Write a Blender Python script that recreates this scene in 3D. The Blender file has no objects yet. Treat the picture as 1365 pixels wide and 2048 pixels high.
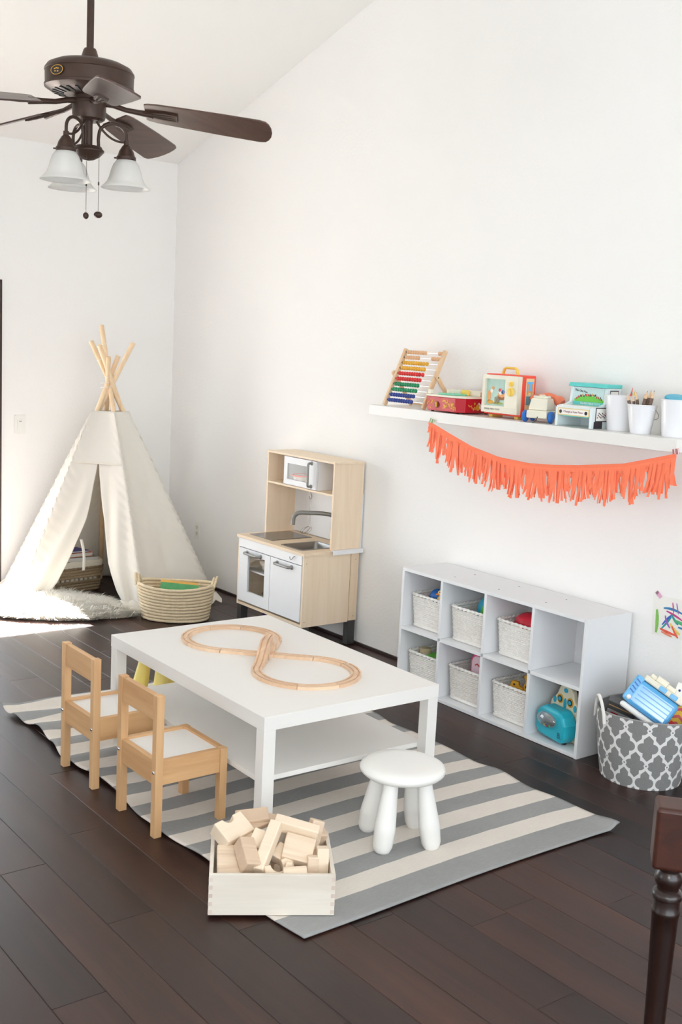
import bpy, bmesh, math, random
from mathutils import Vector, Matrix, Euler, noise
random.seed(7)
S = bpy.context.scene
COL = S.collection
PI = math.pi

# ------------------------------------------------------------------ camera
CAM_POS = Vector((-3.92101, -7.06438, 1.69710))
CR = Vector((0.79186789, -0.60867637, 0.04958144))
CU = Vector((0.05207623, 0.14819604, 0.98758595))
CF = Vector((0.608468, 0.77945559, -0.14904925))
cam_d = bpy.data.cameras.new('camera')
cam = bpy.data.objects.new('camera', cam_d)
COL.objects.link(cam)
m3 = Matrix((CR, CU, -CF)).transposed()
cam.matrix_world = Matrix.Translation(CAM_POS) @ m3.to_4x4()
cam_d.sensor_fit = 'HORIZONTAL'
cam_d.sensor_width = 36.0
cam_d.lens = 2218.0 / 1365.0 * 36.0
cam_d.clip_start = 0.05
S.camera = cam

# ------------------------------------------------------------------ world, sun, exposure
S.view_settings.view_transform = 'Standard'
S.view_settings.look = 'None'
S.view_settings.gamma = 1.0
S.view_settings.use_curve_mapping = False
S.view_settings.exposure = -0.55
S.cycles.max_bounces = 8
S.cycles.diffuse_bounces = 6
S.cycles.glossy_bounces = 3
S.cycles.transmission_bounces = 4
WORLD_STRENGTH = 8.5
world = bpy.data.worlds.new('daylight')
S.world = world
world.use_nodes = True
bg = world.node_tree.nodes['Background']
bg.inputs[0].default_value = (0.85, 0.93, 1.0, 1)
bg.inputs[1].default_value = WORLD_STRENGTH
sun_d = bpy.data.lights.new('sun', 'SUN')
sun_d.energy = 300.0
sun_d.angle = math.radians(0.6)
sun_d.color = (1.0, 0.975, 0.93)
sun = bpy.data.objects.new('sun', sun_d)
COL.objects.link(sun)
sun.rotation_euler = Vector((0.15, -1.42, -2.0)).to_track_quat('-Z', 'Y').to_euler()
sun.location = (-2, 4, 6)


def portal(name, loc, direction, sx, sy):
    d = bpy.data.lights.new(name, 'AREA')
    d.shape = 'RECTANGLE'
    d.size, d.size_y = sx, sy
    d.cycles.is_portal = True
    o = bpy.data.objects.new(name, d)
    COL.objects.link(o)
    o.location = loc
    o.rotation_euler = Vector(direction).to_track_quat('-Z', 'Y').to_euler()
    return o


# room numbers
XL, XR, YB, YF = -5.6, 0.0, 0.0, -8.2        # left wall, right wall, back wall, wall behind the camera
CZ0, CSL = 2.88, 0.312                       # ceiling height at the back wall and its slope
DOOR = (-3.25, -1.25, 0.0, 2.0)              # sliding door in the back wall
FILL_WINL = (-4.2, -2.6, 0.80, 2.00)              # added window in the unseen left wall, placed for fill light
FILL_WINF = (-5.0, -0.8, 0.30, 2.50)              # unseen window added behind the camera, sized for frontal fill
portal('portal_door', ((DOOR[0]+DOOR[1])/2, 0.16, 1.0), (0, -1, 0), 2.0, 2.0)
portal('portal_left', (XL-0.16, (FILL_WINL[0]+FILL_WINL[1])/2, (FILL_WINL[2]+FILL_WINL[3])/2), (1, 0, 0), FILL_WINL[1]-FILL_WINL[0], FILL_WINL[3]-FILL_WINL[2])
portal('portal_front', ((FILL_WINF[0]+FILL_WINF[1])/2, YF-0.16, (FILL_WINF[2]+FILL_WINF[3])/2), (0, 1, 0), FILL_WINF[1]-FILL_WINF[0], FILL_WINF[3]-FILL_WINF[2])


# the photographer's flash beside the lens
fl_d = bpy.data.lights.new('camera_flash', 'POINT')
fl_d.energy = 95.0
fl_d.shadow_soft_size = 0.05
fl_d.color = (1.0, 0.98, 0.95)
fl_o = bpy.data.objects.new('camera_flash', fl_d)
COL.objects.link(fl_o)
fl_o.location = CAM_POS+CR*0.13+CU*0.04-CF*0.05

# ------------------------------------------------------------------ materials
def lin(c):
    def g(u):
        u = u/255.0
        return u/12.92 if u <= 0.04045 else ((u+0.055)/1.055)**2.4
    return (g(c[0]), g(c[1]), g(c[2]), 1.0)


class NT:
    """small wrapper to write node trees as expressions"""
    def __init__(s, mat):
        s.t = mat.node_tree
        s.n = s.t.nodes
        s.b = s.n['Principled BSDF']

    def node(s, kind, **kw):
        n = s.n.new(kind)
        for k, v in kw.items():
            setattr(n, k, v)
        return n

    def put(s, sock, v):
        if isinstance(v, bpy.types.NodeSocket):
            s.t.links.new(v, sock)
        else:
            sock.default_value = v

    def m(s, op, a, b=0.0, c=0.0):
        n = s.node('ShaderNodeMath', operation=op)
        s.put(n.inputs[0], a)
        s.put(n.inputs[1], b)
        if len(n.inputs) > 2:
            s.put(n.inputs[2], c)
        return n.outputs[0]

    def mix(s, f, a, b):
        n = s.node('ShaderNodeMix', data_type='RGBA')
        s.put(n.inputs[0], f)
        s.put(n.inputs[6], a)
        s.put(n.inputs[7], b)
        return n.outputs[2]

    def coords(s, kind='Object', scale=(1, 1, 1), rot=(0, 0, 0)):
        tc = s.node('ShaderNodeTexCoord')
        mp = s.node('ShaderNodeMapping')
        mp.inputs['Scale'].default_value = scale
        mp.inputs['Rotation'].default_value = rot
        s.t.links.new(tc.outputs[kind], mp.inputs[0])
        return mp.outputs[0]

    def noise(s, vec, scale=5.0, detail=3.0, rough=0.5, dist=0.0):
        n = s.node('ShaderNodeTexNoise')
        n.inputs['Scale'].default_value = scale
        n.inputs['Detail'].default_value = detail
        n.inputs['Roughness'].default_value = rough
        n.inputs['Distortion'].default_value = dist
        s.t.links.new(vec, n.inputs['Vector'])
        return n.outputs['Fac']

    def ramp(s, f, stops, interp='LINEAR'):
        n = s.node('ShaderNodeValToRGB')
        n.color_ramp.interpolation = interp
        e = n.color_ramp.elements
        while len(e) < len(stops):
            e.new(0.5)
        for i, (p, c) in enumerate(stops):
            e[i].position = p
            e[i].color = c
        s.put(n.inputs[0], f)
        return n.outputs[0]

    def bump(s, h, strength=0.2, dist=0.002):
        n = s.node('ShaderNodeBump')
        n.inputs['Strength'].default_value = strength
        n.inputs['Distance'].default_value = dist
        s.put(n.inputs['Height'], h)
        s.t.links.new(n.outputs[0], s.b.inputs['Normal'])


def newmat(name, rough=0.5, metal=0.0, spec=0.5):
    m = bpy.data.materials.new(name)
    m.use_nodes = True
    b = m.node_tree.nodes['Principled BSDF']
    b.inputs['Roughness'].default_value = rough
    b.inputs['Metallic'].default_value = metal
    b.inputs['Specular IOR Level'].default_value = spec
    return m


def plain(name, col, rough=0.5, metal=0.0, spec=0.5, var=0.05, vscale=9.0, bump=0.0, bscale=250.0, bdist=0.001, coat=0.0, sss=0.0):
    m = newmat(name, rough, metal, spec)
    t = NT(m)
    c = lin(col)
    v = t.coords()
    d = tuple(x*(1-var) for x in c[:3])+(1,)
    u = tuple(min(1, x*(1+var)) for x in c[:3])+(1,)
    t.put(t.b.inputs['Base Color'], t.mix(t.noise(v, vscale, 3), d, u))
    if bump:
        t.bump(t.noise(v, bscale, 2), bump, bdist)
    if coat:
        t.b.inputs['Coat Weight'].default_value = coat
        t.b.inputs['Coat Roughness'].default_value = 0.08
    if sss:
        t.b.inputs['Subsurface Weight'].default_value = sss
        t.b.inputs['Subsurface Scale'].default_value = 0.02
    return m


def wood(name, c1, c2, axis='x', scale=1.0, rough=0.5, rnd=0.25, coat=0.0):
    m = newmat(name, rough)
    t = NT(m)
    st = {'x': (1.5, 22, 22), 'y': (22, 1.5, 22), 'z': (22, 22, 1.5)}[axis]
    v = t.coords(scale=tuple(k*scale for k in st))
    info = t.node('ShaderNodeObjectInfo')
    add = t.node('ShaderNodeVectorMath', operation='ADD')
    t.put(add.inputs[0], v)
    sc = t.node('ShaderNodeVectorMath', operation='SCALE')
    comb = t.node('ShaderNodeCombineXYZ')
    for i in range(3):
        t.put(comb.inputs[i], info.outputs['Random'])
    t.put(sc.inputs[0], comb.outputs[0])
    sc.inputs[3].default_value = 37.0
    t.put(add.inputs[1], sc.outputs[0])
    n1 = t.noise(add.outputs[0], 1.0, 5, 0.6, 1.2)
    n2 = t.noise(add.outputs[0], 4.0, 3, 0.6)
    f = t.m('ADD', t.m('MULTIPLY', n1, 0.75), t.m('MULTIPLY', n2, 0.25))
    f = t.m('ADD', f, t.m('MULTIPLY', t.m('SUBTRACT', info.outputs['Random'], 0.5), rnd))
    t.put(t.b.inputs['Base Color'], t.ramp(f, [(0.32, lin(c1)), (0.68, lin(c2))]))
    t.bump(n2, 0.08, 0.001)
    if coat:
        t.b.inputs['Coat Weight'].default_value = coat
        t.b.inputs['Coat Roughness'].default_value = 0.12
    return m


def glassy(name, tint=(255, 255, 255), gloss=0.1, rough=0.02, haze=0.0):
    m = bpy.data.materials.new(name)
    m.use_nodes = True
    t = m.node_tree
    t.nodes.clear()
    out = t.nodes.new('ShaderNodeOutputMaterial')
    tr = t.nodes.new('ShaderNodeBsdfTransparent')
    tr.inputs[0].default_value = lin(tint)
    gl = t.nodes.new('ShaderNodeBsdfGlossy')
    gl.inputs['Roughness'].default_value = rough
    mx = t.nodes.new('ShaderNodeMixShader')
    fr = t.nodes.new('ShaderNodeLayerWeight')
    fr.inputs[0].default_value = 0.5
    pw = t.nodes.new('ShaderNodeMath')
    pw.operation = 'POWER'
    pw.inputs[1].default_value = 4.0
    t.links.new(fr.outputs['Facing'], pw.inputs[0])
    mm = t.nodes.new('ShaderNodeMath')
    mm.operation = 'MULTIPLY_ADD'
    mm.use_clamp = True
    mm.inputs[1].default_value = 0.9
    mm.inputs[2].default_value = 0.04+gloss*0.3
    t.links.new(pw.outputs[0], mm.inputs[0])
    t.links.new(mm.outputs[0], mx.inputs[0])
    t.links.new(tr.outputs[0], mx.inputs[1])
    t.links.new(gl.outputs[0], mx.inputs[2])
    if haze:
        df = t.nodes.new('ShaderNodeBsdfDiffuse')
        df.inputs[0].default_value = lin(tint)
        m2 = t.nodes.new('ShaderNodeMixShader')
        m2.inputs[0].default_value = haze
        t.links.new(mx.outputs[0], m2.inputs[1])
        t.links.new(df.outputs[0], m2.inputs[2])
        t.links.new(m2.outputs[0], out.inputs[0])
    else:
        t.links.new(mx.outputs[0], out.inputs[0])
    return m


# ------------------------------------------------------------------ mesh building
def rotm(e):
    if e is None:
        return Matrix.Identity(3)
    if isinstance(e, Matrix):
        return e.to_3x3()
    return Euler([math.radians(a) for a in e]).to_matrix()


class MB:
    def __init__(s, o=(0, 0, 0)):
        s.v, s.f, s.o = [], [], Vector(o)
        s.uv = None

    def add(s, vs, fs):
        k = len(s.v)
        s.v += [Vector(a) for a in vs]
        s.f += [tuple(i+k for i in f) for f in fs]
        return s

    def box(s, c, size, rot=None):
        R = rotm(rot)
        c = Vector(c)
        hx, hy, hz = size[0]/2, size[1]/2, size[2]/2
        vs = [c+R@Vector((x*hx, y*hy, z*hz)) for x in (-1, 1) for y in (-1, 1) for z in (-1, 1)]
        return s.add(vs, [(0, 1, 3, 2), (4, 6, 7, 5), (0, 4, 5, 1), (2, 3, 7, 6), (0, 2, 6, 4), (1, 5, 7, 3)])

    def bx(s, x0, x1, y0, y1, z0, z1):
        return s.box(((x0+x1)/2, (y0+y1)/2, (z0+z1)/2), (abs(x1-x0), abs(y1-y0), abs(z1-z0)))

    def tube(s, pts, r, n=8, closed=False, cap=True, flat=1.0, up=None):
        pts = [Vector(p) for p in pts]
        N = len(pts)
        rs = r if isinstance(r, (list, tuple)) else [r]*N
        vs, fs = [], []
        ref = None
        for i, p in enumerate(pts):
            if closed:
                t = pts[(i+1) % N]-pts[i-1]
            else:
                t = pts[min(i+1, N-1)]-pts[max(i-1, 0)]
            t.normalize()
            if up is not None:
                a = Vector(up)
                a = a-t*a.dot(t)
            elif ref is None:
                a = Vector((0, 0, 1)) if abs(t.z) < 0.9 else Vector((1, 0, 0))
                a = a-t*a.dot(t)
            else:
                a = ref-t*ref.dot(t)
            a.normalize()
            ref = a
            b = t.cross(a)
            for k in range(n):
                g = 2*PI*k/n
                vs.append(p+a*(math.cos(g)*rs[i])+b*(math.sin(g)*rs[i]*flat))
        M = N if closed else N-1
        for i in range(M):
            j = (i+1) % N
            for k in range(n):
                l = (k+1) % n
                fs.append((i*n+k, i*n+l, j*n+l, j*n+k))
        if cap and not closed:
            fs.append(tuple(reversed(range(n))))
            fs.append(tuple((N-1)*n+k for k in range(n)))
        return s.add(vs, fs)

    def cyl(s, p0, p1, r0, r1=None, n=16, cap=True):
        return s.tube([p0, p1], [r0, r0 if r1 is None else r1], n, cap=cap)

    def lathe(s, prof, n=24, M=None, ex=1.0, ey=1.0, c=(0, 0, 0), cap=True, power=2.0):
        """prof: (radius, z) list; ex/ey: ellipse factors; power>2: squarish"""
        vs, fs = [], []
        c = Vector(c)
        for (r, z) in prof:
            for k in range(n):
                a = 2*PI*k/n
                ca, sa = math.cos(a), math.sin(a)
                if power != 2.0:
                    q = (abs(ca)**power+abs(sa)**power)**(-1.0/power)
                    ca, sa = ca*q, sa*q
                p = Vector((r*ca*ex, r*sa*ey, z))
                if M is not None:
                    p = M.to_3x3()@p
                vs.append(c+p)
        L = len(prof)
        for i in range(L-1):
            for k in range(n):
                l = (k+1) % n
                fs.append((i*n+k, i*n+l, (i+1)*n+l, (i+1)*n+k))
        if cap:
            if prof[0][0] > 1e-6:
                fs.append(tuple(reversed(range(n))))
            if prof[-1][0] > 1e-6:
                fs.append(tuple((L-1)*n+k for k in range(n)))
        return s.add(vs, fs)

    def ball(s, c, r, n=12, m=8, sc=(1, 1, 1), rot=None):
        R = rotm(rot)
        vs, fs = [], []
        c = Vector(c)
        for j in range(1, m):
            th = PI*j/m
            for k in range(n):
                a = 2*PI*k/n
                vs.append(c+R@Vector((r*sc[0]*math.sin(th)*math.cos(a), r*sc[1]*math.sin(th)*math.sin(a), r*sc[2]*math.cos(th))))
        top = len(vs)
        vs.append(c+R@Vector((0, 0, r*sc[2])))
        vs.append(c+R@Vector((0, 0, -r*sc[2])))
        for j in range(m-2):
            for k in range(n):
                l = (k+1) % n
                fs.append((j*n+k, (j+1)*n+k, (j+1)*n+l, j*n+l))
        for k in range(n):
            l = (k+1) % n
            fs.append((top, k, l))
            fs.append((top+1, (m-2)*n+l, (m-2)*n+k))
        return s.add(vs, fs)

    def prism(s, outline, h, M=None, c=(0, 0, 0)):
        """outline in local xy, extruded along local z from -h/2 to h/2"""
        R = rotm(M)
        c = Vector(c)
        n = len(outline)
        vs = [c+R@Vector((x, y, -h/2)) for x, y in outline]+[c+R@Vector((x, y, h/2)) for x, y in outline]
        fs = [tuple(reversed(range(n))), tuple(range(n, 2*n))]
        fs += [(i, (i+1) % n, n+(i+1) % n, n+i) for i in range(n)]
        return s.add(vs, fs)

    def sheet(s, fn, nu, nv, wrap=False):
        vs = [fn(i/(nu if wrap else nu), j/nv) for j in range(nv+1) for i in range(nu+(0 if wrap else 1))]
        w = nu if wrap else nu+1
        fs = []
        for j in range(nv):
            for i in range(nu):
                k = (i+1) % w
                fs.append((j*w+i, j*w+k, (j+1)*w+k, (j+1)*w+i))
        return s.add(vs, fs)

    def build(s, name, mat, parent=None, smooth=None, bevel=0.0, solid=0.0, seg=2, recalc=True, subsurf=0, rot=None):
        me = bpy.data.meshes.new(name)
        vs = [v-s.o for v in s.v]
        lo = Vector((min(v.x for v in vs), min(v.y for v in vs), min(v.z for v in vs)))
        hi = Vector((max(v.x for v in vs), max(v.y for v in vs), max(v.z for v in vs)))
        c = (lo+hi)/2
        if parent is None:
            c.z = lo.z
        me.from_pydata([v-c for v in vs], [], s.f)
        if recalc:
            b = bmesh.new()
            b.from_mesh(me)
            bmesh.ops.recalc_face_normals(b, faces=b.faces)
            b.to_mesh(me)
            b.free()
        if smooth is not None:
            me.polygons.foreach_set('use_smooth', [True]*len(me.polygons))
            me.set_sharp_from_angle(angle=math.radians(smooth))
        me.materials.append(mat)
        o = bpy.data.objects.new(name, me)
        COL.objects.link(o)
        o.location = c
        if parent is not None:
            o.parent = parent
        if solid:
            md = o.modifiers.new('thickness', 'SOLIDIFY')
            md.thickness = solid
            md.offset = 0
        if bevel:
            md = o.modifiers.new('edge', 'BEVEL')
            md.width = bevel
            md.segments = seg
            md.limit_method = 'ANGLE'
            md.angle_limit = math.radians(35)
        if subsurf:
            md = o.modifiers.new('sub', 'SUBSURF')
            md.levels = md.render_levels = subsurf
        return o


def sub(child, parent):
    """re-parent a part that was built in the same frame as its parent part"""
    child.location = Vector(child.location)-Vector(parent.location)
    child.parent = parent
    return child


def tag(o, label, cat, group=None, kind=None):
    o['label'] = label
    o['category'] = cat
    if group:
        o['group'] = group
    if kind:
        o['kind'] = kind
    return o


def thing(name, label, cat, loc=(0, 0, 0), rot=(0, 0, 0), group=None):
    o = bpy.data.objects.new(name, None)
    o.empty_display_size = 0.05
    COL.objects.link(o)
    o.location = loc
    o.rotation_euler = [math.radians(a) for a in rot]
    return tag(o, label, cat, group)


def copy_tree(o, parent=None):
    c = o.copy()
    COL.objects.link(c)
    if parent is not None:
        c.parent = parent
    for ch in o.children:
        copy_tree(ch, c)
    return c


def struct(o):
    o['kind'] = 'structure'
    return o


def text(body, size, mat, parent, loc, rot, ext=0.0004, name='lettering', sx=1.0):
    cu = bpy.data.curves.new(name, 'FONT')
    cu.body = body
    cu.size = size
    cu.align_x = 'CENTER'
    cu.align_y = 'CENTER'
    cu.extrude = ext
    cu.materials.append(mat)
    tmp = bpy.data.objects.new(name, cu)
    COL.objects.link(tmp)
    dg = bpy.context.evaluated_depsgraph_get()
    me = bpy.data.meshes.new_from_object(tmp.evaluated_get(dg))
    bpy.data.objects.remove(tmp)
    me.name = name
    if not me.materials:
        me.materials.append(mat)
    o = bpy.data.objects.new(name, me)
    COL.objects.link(o)
    o.location = loc
    o.rotation_euler = rot
    o.scale = (sx, 1, 1)
    o.parent = parent
    return o


def smoothstep(a, b, x):
    t = max(0.0, min(1.0, (x-a)/(b-a)))
    return t*t*(3-2*t)


def lerp(pts, x):
    """piecewise-linear interpolation through (x, y) points"""
    if x <= pts[0][0]:
        return pts[0][1]
    for (a, b), (c, d) in zip(pts, pts[1:]):
        if x <= c:
            return b+(d-b)*(x-a)/(c-a)
    return pts[-1][1]


M_WHITE = plain('white_lacquer', (236, 234, 230), 0.32, var=0.01)
M_LAMINATE = plain('white_laminate', (232, 233, 235), 0.4, var=0.015)
M_PLASTIC = plain('white_plastic', (240, 239, 235), 0.35, var=0.01, sss=0.0)
M_CREAM = plain('cream_plastic', (233, 228, 210), 0.4, var=0.02)
M_WALL = plain('wall_paint', (246, 245, 243), 0.85, spec=0.2, var=0.008, vscale=2.0, bump=0.25, bscale=60, bdist=0.004)
M_CEIL = plain('ceiling_paint', (246, 246, 243), 0.9, spec=0.15, var=0.006, vscale=2.0, bump=0.2, bscale=50, bdist=0.003)
M_BRONZE = plain('dark_bronze_frame', (62, 48, 44), 0.45, 0.3)
M_GLASS = glassy('window_glass')
M_CLEAR = glassy('clear_plastic', gloss=-0.08)
M_STEEL = plain('brushed_steel', (150, 148, 145), 0.35, 0.9)
M_GREY_METAL = plain('grey_metal', (142, 141, 138), 0.42, 0.5)
M_CHROME = plain('chrome', (205, 205, 208), 0.18, 1.0)
M_BLACK = plain('black_plastic', (28, 27, 28), 0.5)
M_RED = plain('red_plastic', (196, 26, 34), 0.35)
M_ORANGE_RED = plain('orange_red_plastic', (236, 78, 58), 0.38)
M_YELLOW = plain('yellow_plastic', (240, 205, 95), 0.4)
M_GOLD = plain('ochre_plastic', (214, 160, 50), 0.45)
M_BLUE = plain('blue_plastic', (30, 105, 190), 0.35)
M_NAVY = plain('navy_plastic', (40, 60, 130), 0.4)
M_TURQ = plain('turquoise_plastic', (95, 205, 200), 0.4)
M_TEAL = plain('teal_plastic', (40, 172, 205), 0.35)
M_SKY = plain('sky_blue_plastic', (110, 185, 235), 0.35)
M_GREEN = plain('green_plastic', (50, 150, 80), 0.4)
M_LIME = plain('lime_plastic', (105, 195, 70), 0.4)
M_PINK = plain('pink_plastic', (225, 85, 150), 0.4)
M_PURPLE = plain('purple_plastic', (95, 60, 150), 0.4)
M_CORAL = plain('coral_plastic', (238, 130, 95), 0.4)
M_PAPER = plain('paper', (240, 238, 232), 0.8)
M_INK = plain('dark_ink', (50, 45, 50), 0.7)
M_INK_GREY = plain('grey_ink', (140, 135, 125), 0.7)
M_BIRCH = wood('birch_veneer', (226, 202, 172), (240, 221, 196), 'z', 0.5, 0.5, 0.1)
M_BIRCH_Y = wood('birch_veneer_top', (228, 205, 175), (240, 222, 197), 'y', 0.5, 0.5, 0.1)
M_PINE = wood('pine', (196, 150, 104), (220, 180, 134), 'z', 0.6, 0.5, 0.2)
M_PINE_X = wood('pine_side', (192, 145, 98), (216, 174, 126), 'x', 0.6, 0.5, 0.2)
M_PINE_Y = wood('pine_rail', (192, 145, 98), (216, 174, 126), 'y', 0.6, 0.5, 0.2)
M_POLE = wood('pole_pine', (228, 196, 156), (243, 220, 186), 'z', 0.7, 0.55, 0.2)
M_BEECH = wood('beech', (212, 176, 144), (232, 202, 172), 'x', 0.8, 0.45, 0.35)
M_MAPLE = wood('maple_block', (208, 182, 156), (236, 217, 193), 'x', 1.0, 0.5, 0.6)
M_CRATE = wood('pale_crate_wood', (218, 208, 194), (232, 224, 212), 'x', 0.5, 0.55, 0.1)
M_MAHOG = wood('mahogany', (18, 9, 7), (38, 18, 12), 'z', 0.7, 0.3, 0.2, coat=0.1)
M_MAHOG_RED = wood('mahogany_red', (44, 18, 10), (76, 34, 18), 'x', 0.5, 0.4, 0.2)


# ================================================================== the room
def wall_with_hole(name, axis, pos, a0, a1, hole, thick, topfn):
    """wall in a plane x=pos or y=pos, running a0..a1, with one rectangular hole (h0,h1,z0,z1); built of boxes, thickness outwards"""
    mb = MB()
    h0, h1, z0, z1 = hole

    def slab(b0, b1, c0, c1f):
        brk = [b0]+([-4.6] if axis == 'x' and b0 < -4.6 < b1 else [])+[b1]
        for p, q in zip(brk, brk[1:]):
            tp, tq = c1f(p), c1f(q)
            if axis == 'x':
                o = [(pos, p), (pos, q), (pos+thick, q), (pos+thick, p)]
                pts = lambda zz: [(o[0][0], o[0][1], zz[0]), (o[1][0], o[1][1], zz[1]), (o[2][0], o[2][1], zz[1]), (o[3][0], o[3][1], zz[0])]
            else:
                o = [(p, pos), (q, pos), (q, pos+thick), (p, pos+thick)]
                pts = lambda zz: [(o[0][0], o[0][1], zz[0]), (o[1][0], o[1][1], zz[1]), (o[2][0], o[2][1], zz[1]), (o[3][0], o[3][1], zz[0])]
            vs = pts((c0, c0))+pts((tp, tq))
            mb.add(vs, [(0, 3, 2, 1), (4, 5, 6, 7), (0, 1, 5, 4), (1, 2, 6, 5), (2, 3, 7, 6), (3, 0, 4, 7)])
    if h0 is None:
        out = [(a0, 0.0), (a1, 0.0), (a1, topfn(a1)), (-4.6, topfn(-4.6)), (a0, topfn(a0))]
        mb.prism(out, abs(thick), Matrix(((0, 0, 1), (1, 0, 0), (0, 1, 0))), (pos+thick/2, 0, 0))
    else:
        slab(a0, h0, 0.0, topfn)
        slab(h1, a1, 0.0, topfn)
        if z0 > 0:
            slab(h0, h1, 0.0, lambda q: z0)
        slab(h0, h1, z1, topfn)
    return struct(mb.build(name, M_WALL, smooth=20))


def ceil_z(y):
    return CZ0-CSL*max(y, -9.2-y)


wall_with_hole('wall_right', 'x', XR, YF-0.2, YB+0.2, (None, None, 0, 0), 0.2, lambda y: ceil_z(y)+0.02)
wall_with_hole('wall_left', 'x', XL, YF-0.2, YB+0.2, FILL_WINL, -0.2, lambda y: ceil_z(y)+0.02)
wall_with_hole('wall_back', 'y', YB, XL, XR, DOOR, 0.2, lambda x: CZ0+0.02)
wall_with_hole('wall_front', 'y', YF, XL, XR, FILL_WINF, -0.2, lambda x: ceil_z(YF)+0.02)
mb = MB()
for (ya, yb) in ((0.2, -4.6), (-4.6, -8.5)):
    za, zb = CZ0-CSL*max(ya, -9.2-ya), CZ0-CSL*max(yb, -9.2-yb)
    vs = [(XL-0.2, ya, za), (XR+0.2, ya, za), (XR+0.2, yb, zb), (XL-0.2, yb, zb)]
    vs += [(x, y, z+0.15) for x, y, z in vs]
    mb.add(vs, [(0, 3, 2, 1), (4, 5, 6, 7), (0, 1, 5, 4), (1, 2, 6, 5), (2, 3, 7, 6), (3, 0, 4, 7)])
struct(mb.build('ceiling', M_CEIL))

# ---- floor: dark hand-scraped planks running towards the back wall
M_SUB = plain('dark_groove', (22, 14, 12), 0.8)
M_FLOOR = newmat('dark_plank_wood', 0.3, spec=0.5)
t = NT(M_FLOOR)
v = t.coords(scale=(26, 1.6, 26))
info = t.node('ShaderNodeObjectInfo')
cmb = t.node('ShaderNodeCombineXYZ')
t.put(cmb.inputs[0], t.m('MULTIPLY', info.outputs['Random'], 91.0))
t.put(cmb.inputs[1], t.m('MULTIPLY', info.outputs['Random'], 53.0))
ad = t.node('ShaderNodeVectorMath', operation='ADD')
t.put(ad.inputs[0], v)
t.put(ad.inputs[1], cmb.outputs[0])
g1 = t.noise(ad.outputs[0], 1.0, 6, 0.62, 0.8)
g2 = t.noise(ad.outputs[0], 0.22, 3, 0.5, 0.3)
f = t.m('ADD', t.m('MULTIPLY', g1, 0.34), t.m('MULTIPLY', g2, 0.66))
f = t.m('ADD', f, t.m('MULTIPLY', t.m('SUBTRACT', info.outputs['Random'], 0.5), 0.22))
t.put(t.b.inputs['Base Color'], t.ramp(f, [(0.30, lin((28, 14, 11))), (0.52, lin((46, 25, 19))), (0.74, lin((72, 41, 30)))]))
t.put(t.b.inputs['Roughness'], t.m('ADD', 0.34, t.m('MULTIPLY', g1, 0.10)))
t.bump(t.m('ADD', g1, t.m('MULTIPLY', g2, 3.0)), 0.2, 0.0025)

floor = MB().bx(XL-0.2, XR+0.2, YF-0.2, YB+0.2, -0.16, -0.0135).build('floor', M_SUB)
struct(floor)
PW, PL = 0.15, 1.36
plank_mesh = {}


def plank(x0, x1, y0, y1):
    w, l = round(x1-x0, 3), round(y1-y0, 3)
    if (w, l) not in plank_mesh:
        hw, hl, c = w/2-0.0003, l/2-0.0003, 0.0016
        vs = []
        for z, k in ((-0.013, 0.0), (-0.0012, 0.0), (0.0, c)):
            vs += [(-hw+k, -hl+k, z), (hw-k, -hl+k, z), (hw-k, hl-k, z), (-hw+k, hl-k, z)]
        fs = [(8, 9, 10, 11), (3, 2, 1, 0)]
        for b in (0, 4):
            fs += [(b+i, b+(i+1) % 4, b+4+(i+1) % 4, b+4+i) for i in range(4)]
        me = bpy.data.meshes.new('plank')
        me.from_pydata(vs, [], fs)
        me.materials.append(M_FLOOR)
        plank_mesh[(w, l)] = me
    o = bpy.data.objects.new('plank', plank_mesh[(w, l)])
    COL.objects.link(o)
    o.location = Vector(((x0+x1)/2, (y0+y1)/2, 0))-Vector(floor.location)
    o.parent = floor


known = {-2.71: -3.87, -2.41: -3.715, -2.56: -4.316, -2.86: -4.62, -1.51: -4.886, -1.21: -5.042, -0.61: -4.02, -1.36: -4.45, -1.06: -5.14, -2.26: -3.19}
x = -0.01
cols = []
while x > XL:
    cols.append((max(x-PW, XL-0.02), x))
    x = round(x-PW, 4)
for (xa, xb) in cols:
    joint = known.get(round(xa, 2), None)
    if joint is None:
        joint = random.uniform(-1.3, 0)
    while joint+PL < 0.02:
        joint += PL
    y1 = 0.02
    y0 = joint
    while y1 > YF-0.02:
        plank(xa, xb, max(y0, YF-0.02), y1)
        y1 = y0
        y0 = y0-PL

# dark shoe strip along the foot of the right and back walls
o = MB().bx(-0.012, -0.0005, YF, YB, 0.0005, 0.014).build('baseboard_right', M_BRONZE)
struct(o)
o = MB().bx(DOOR[1]+0.06, -0.012, -0.012, -0.0005, 0.0005, 0.014).build('baseboard_back', M_BRONZE)
struct(o)


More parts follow.
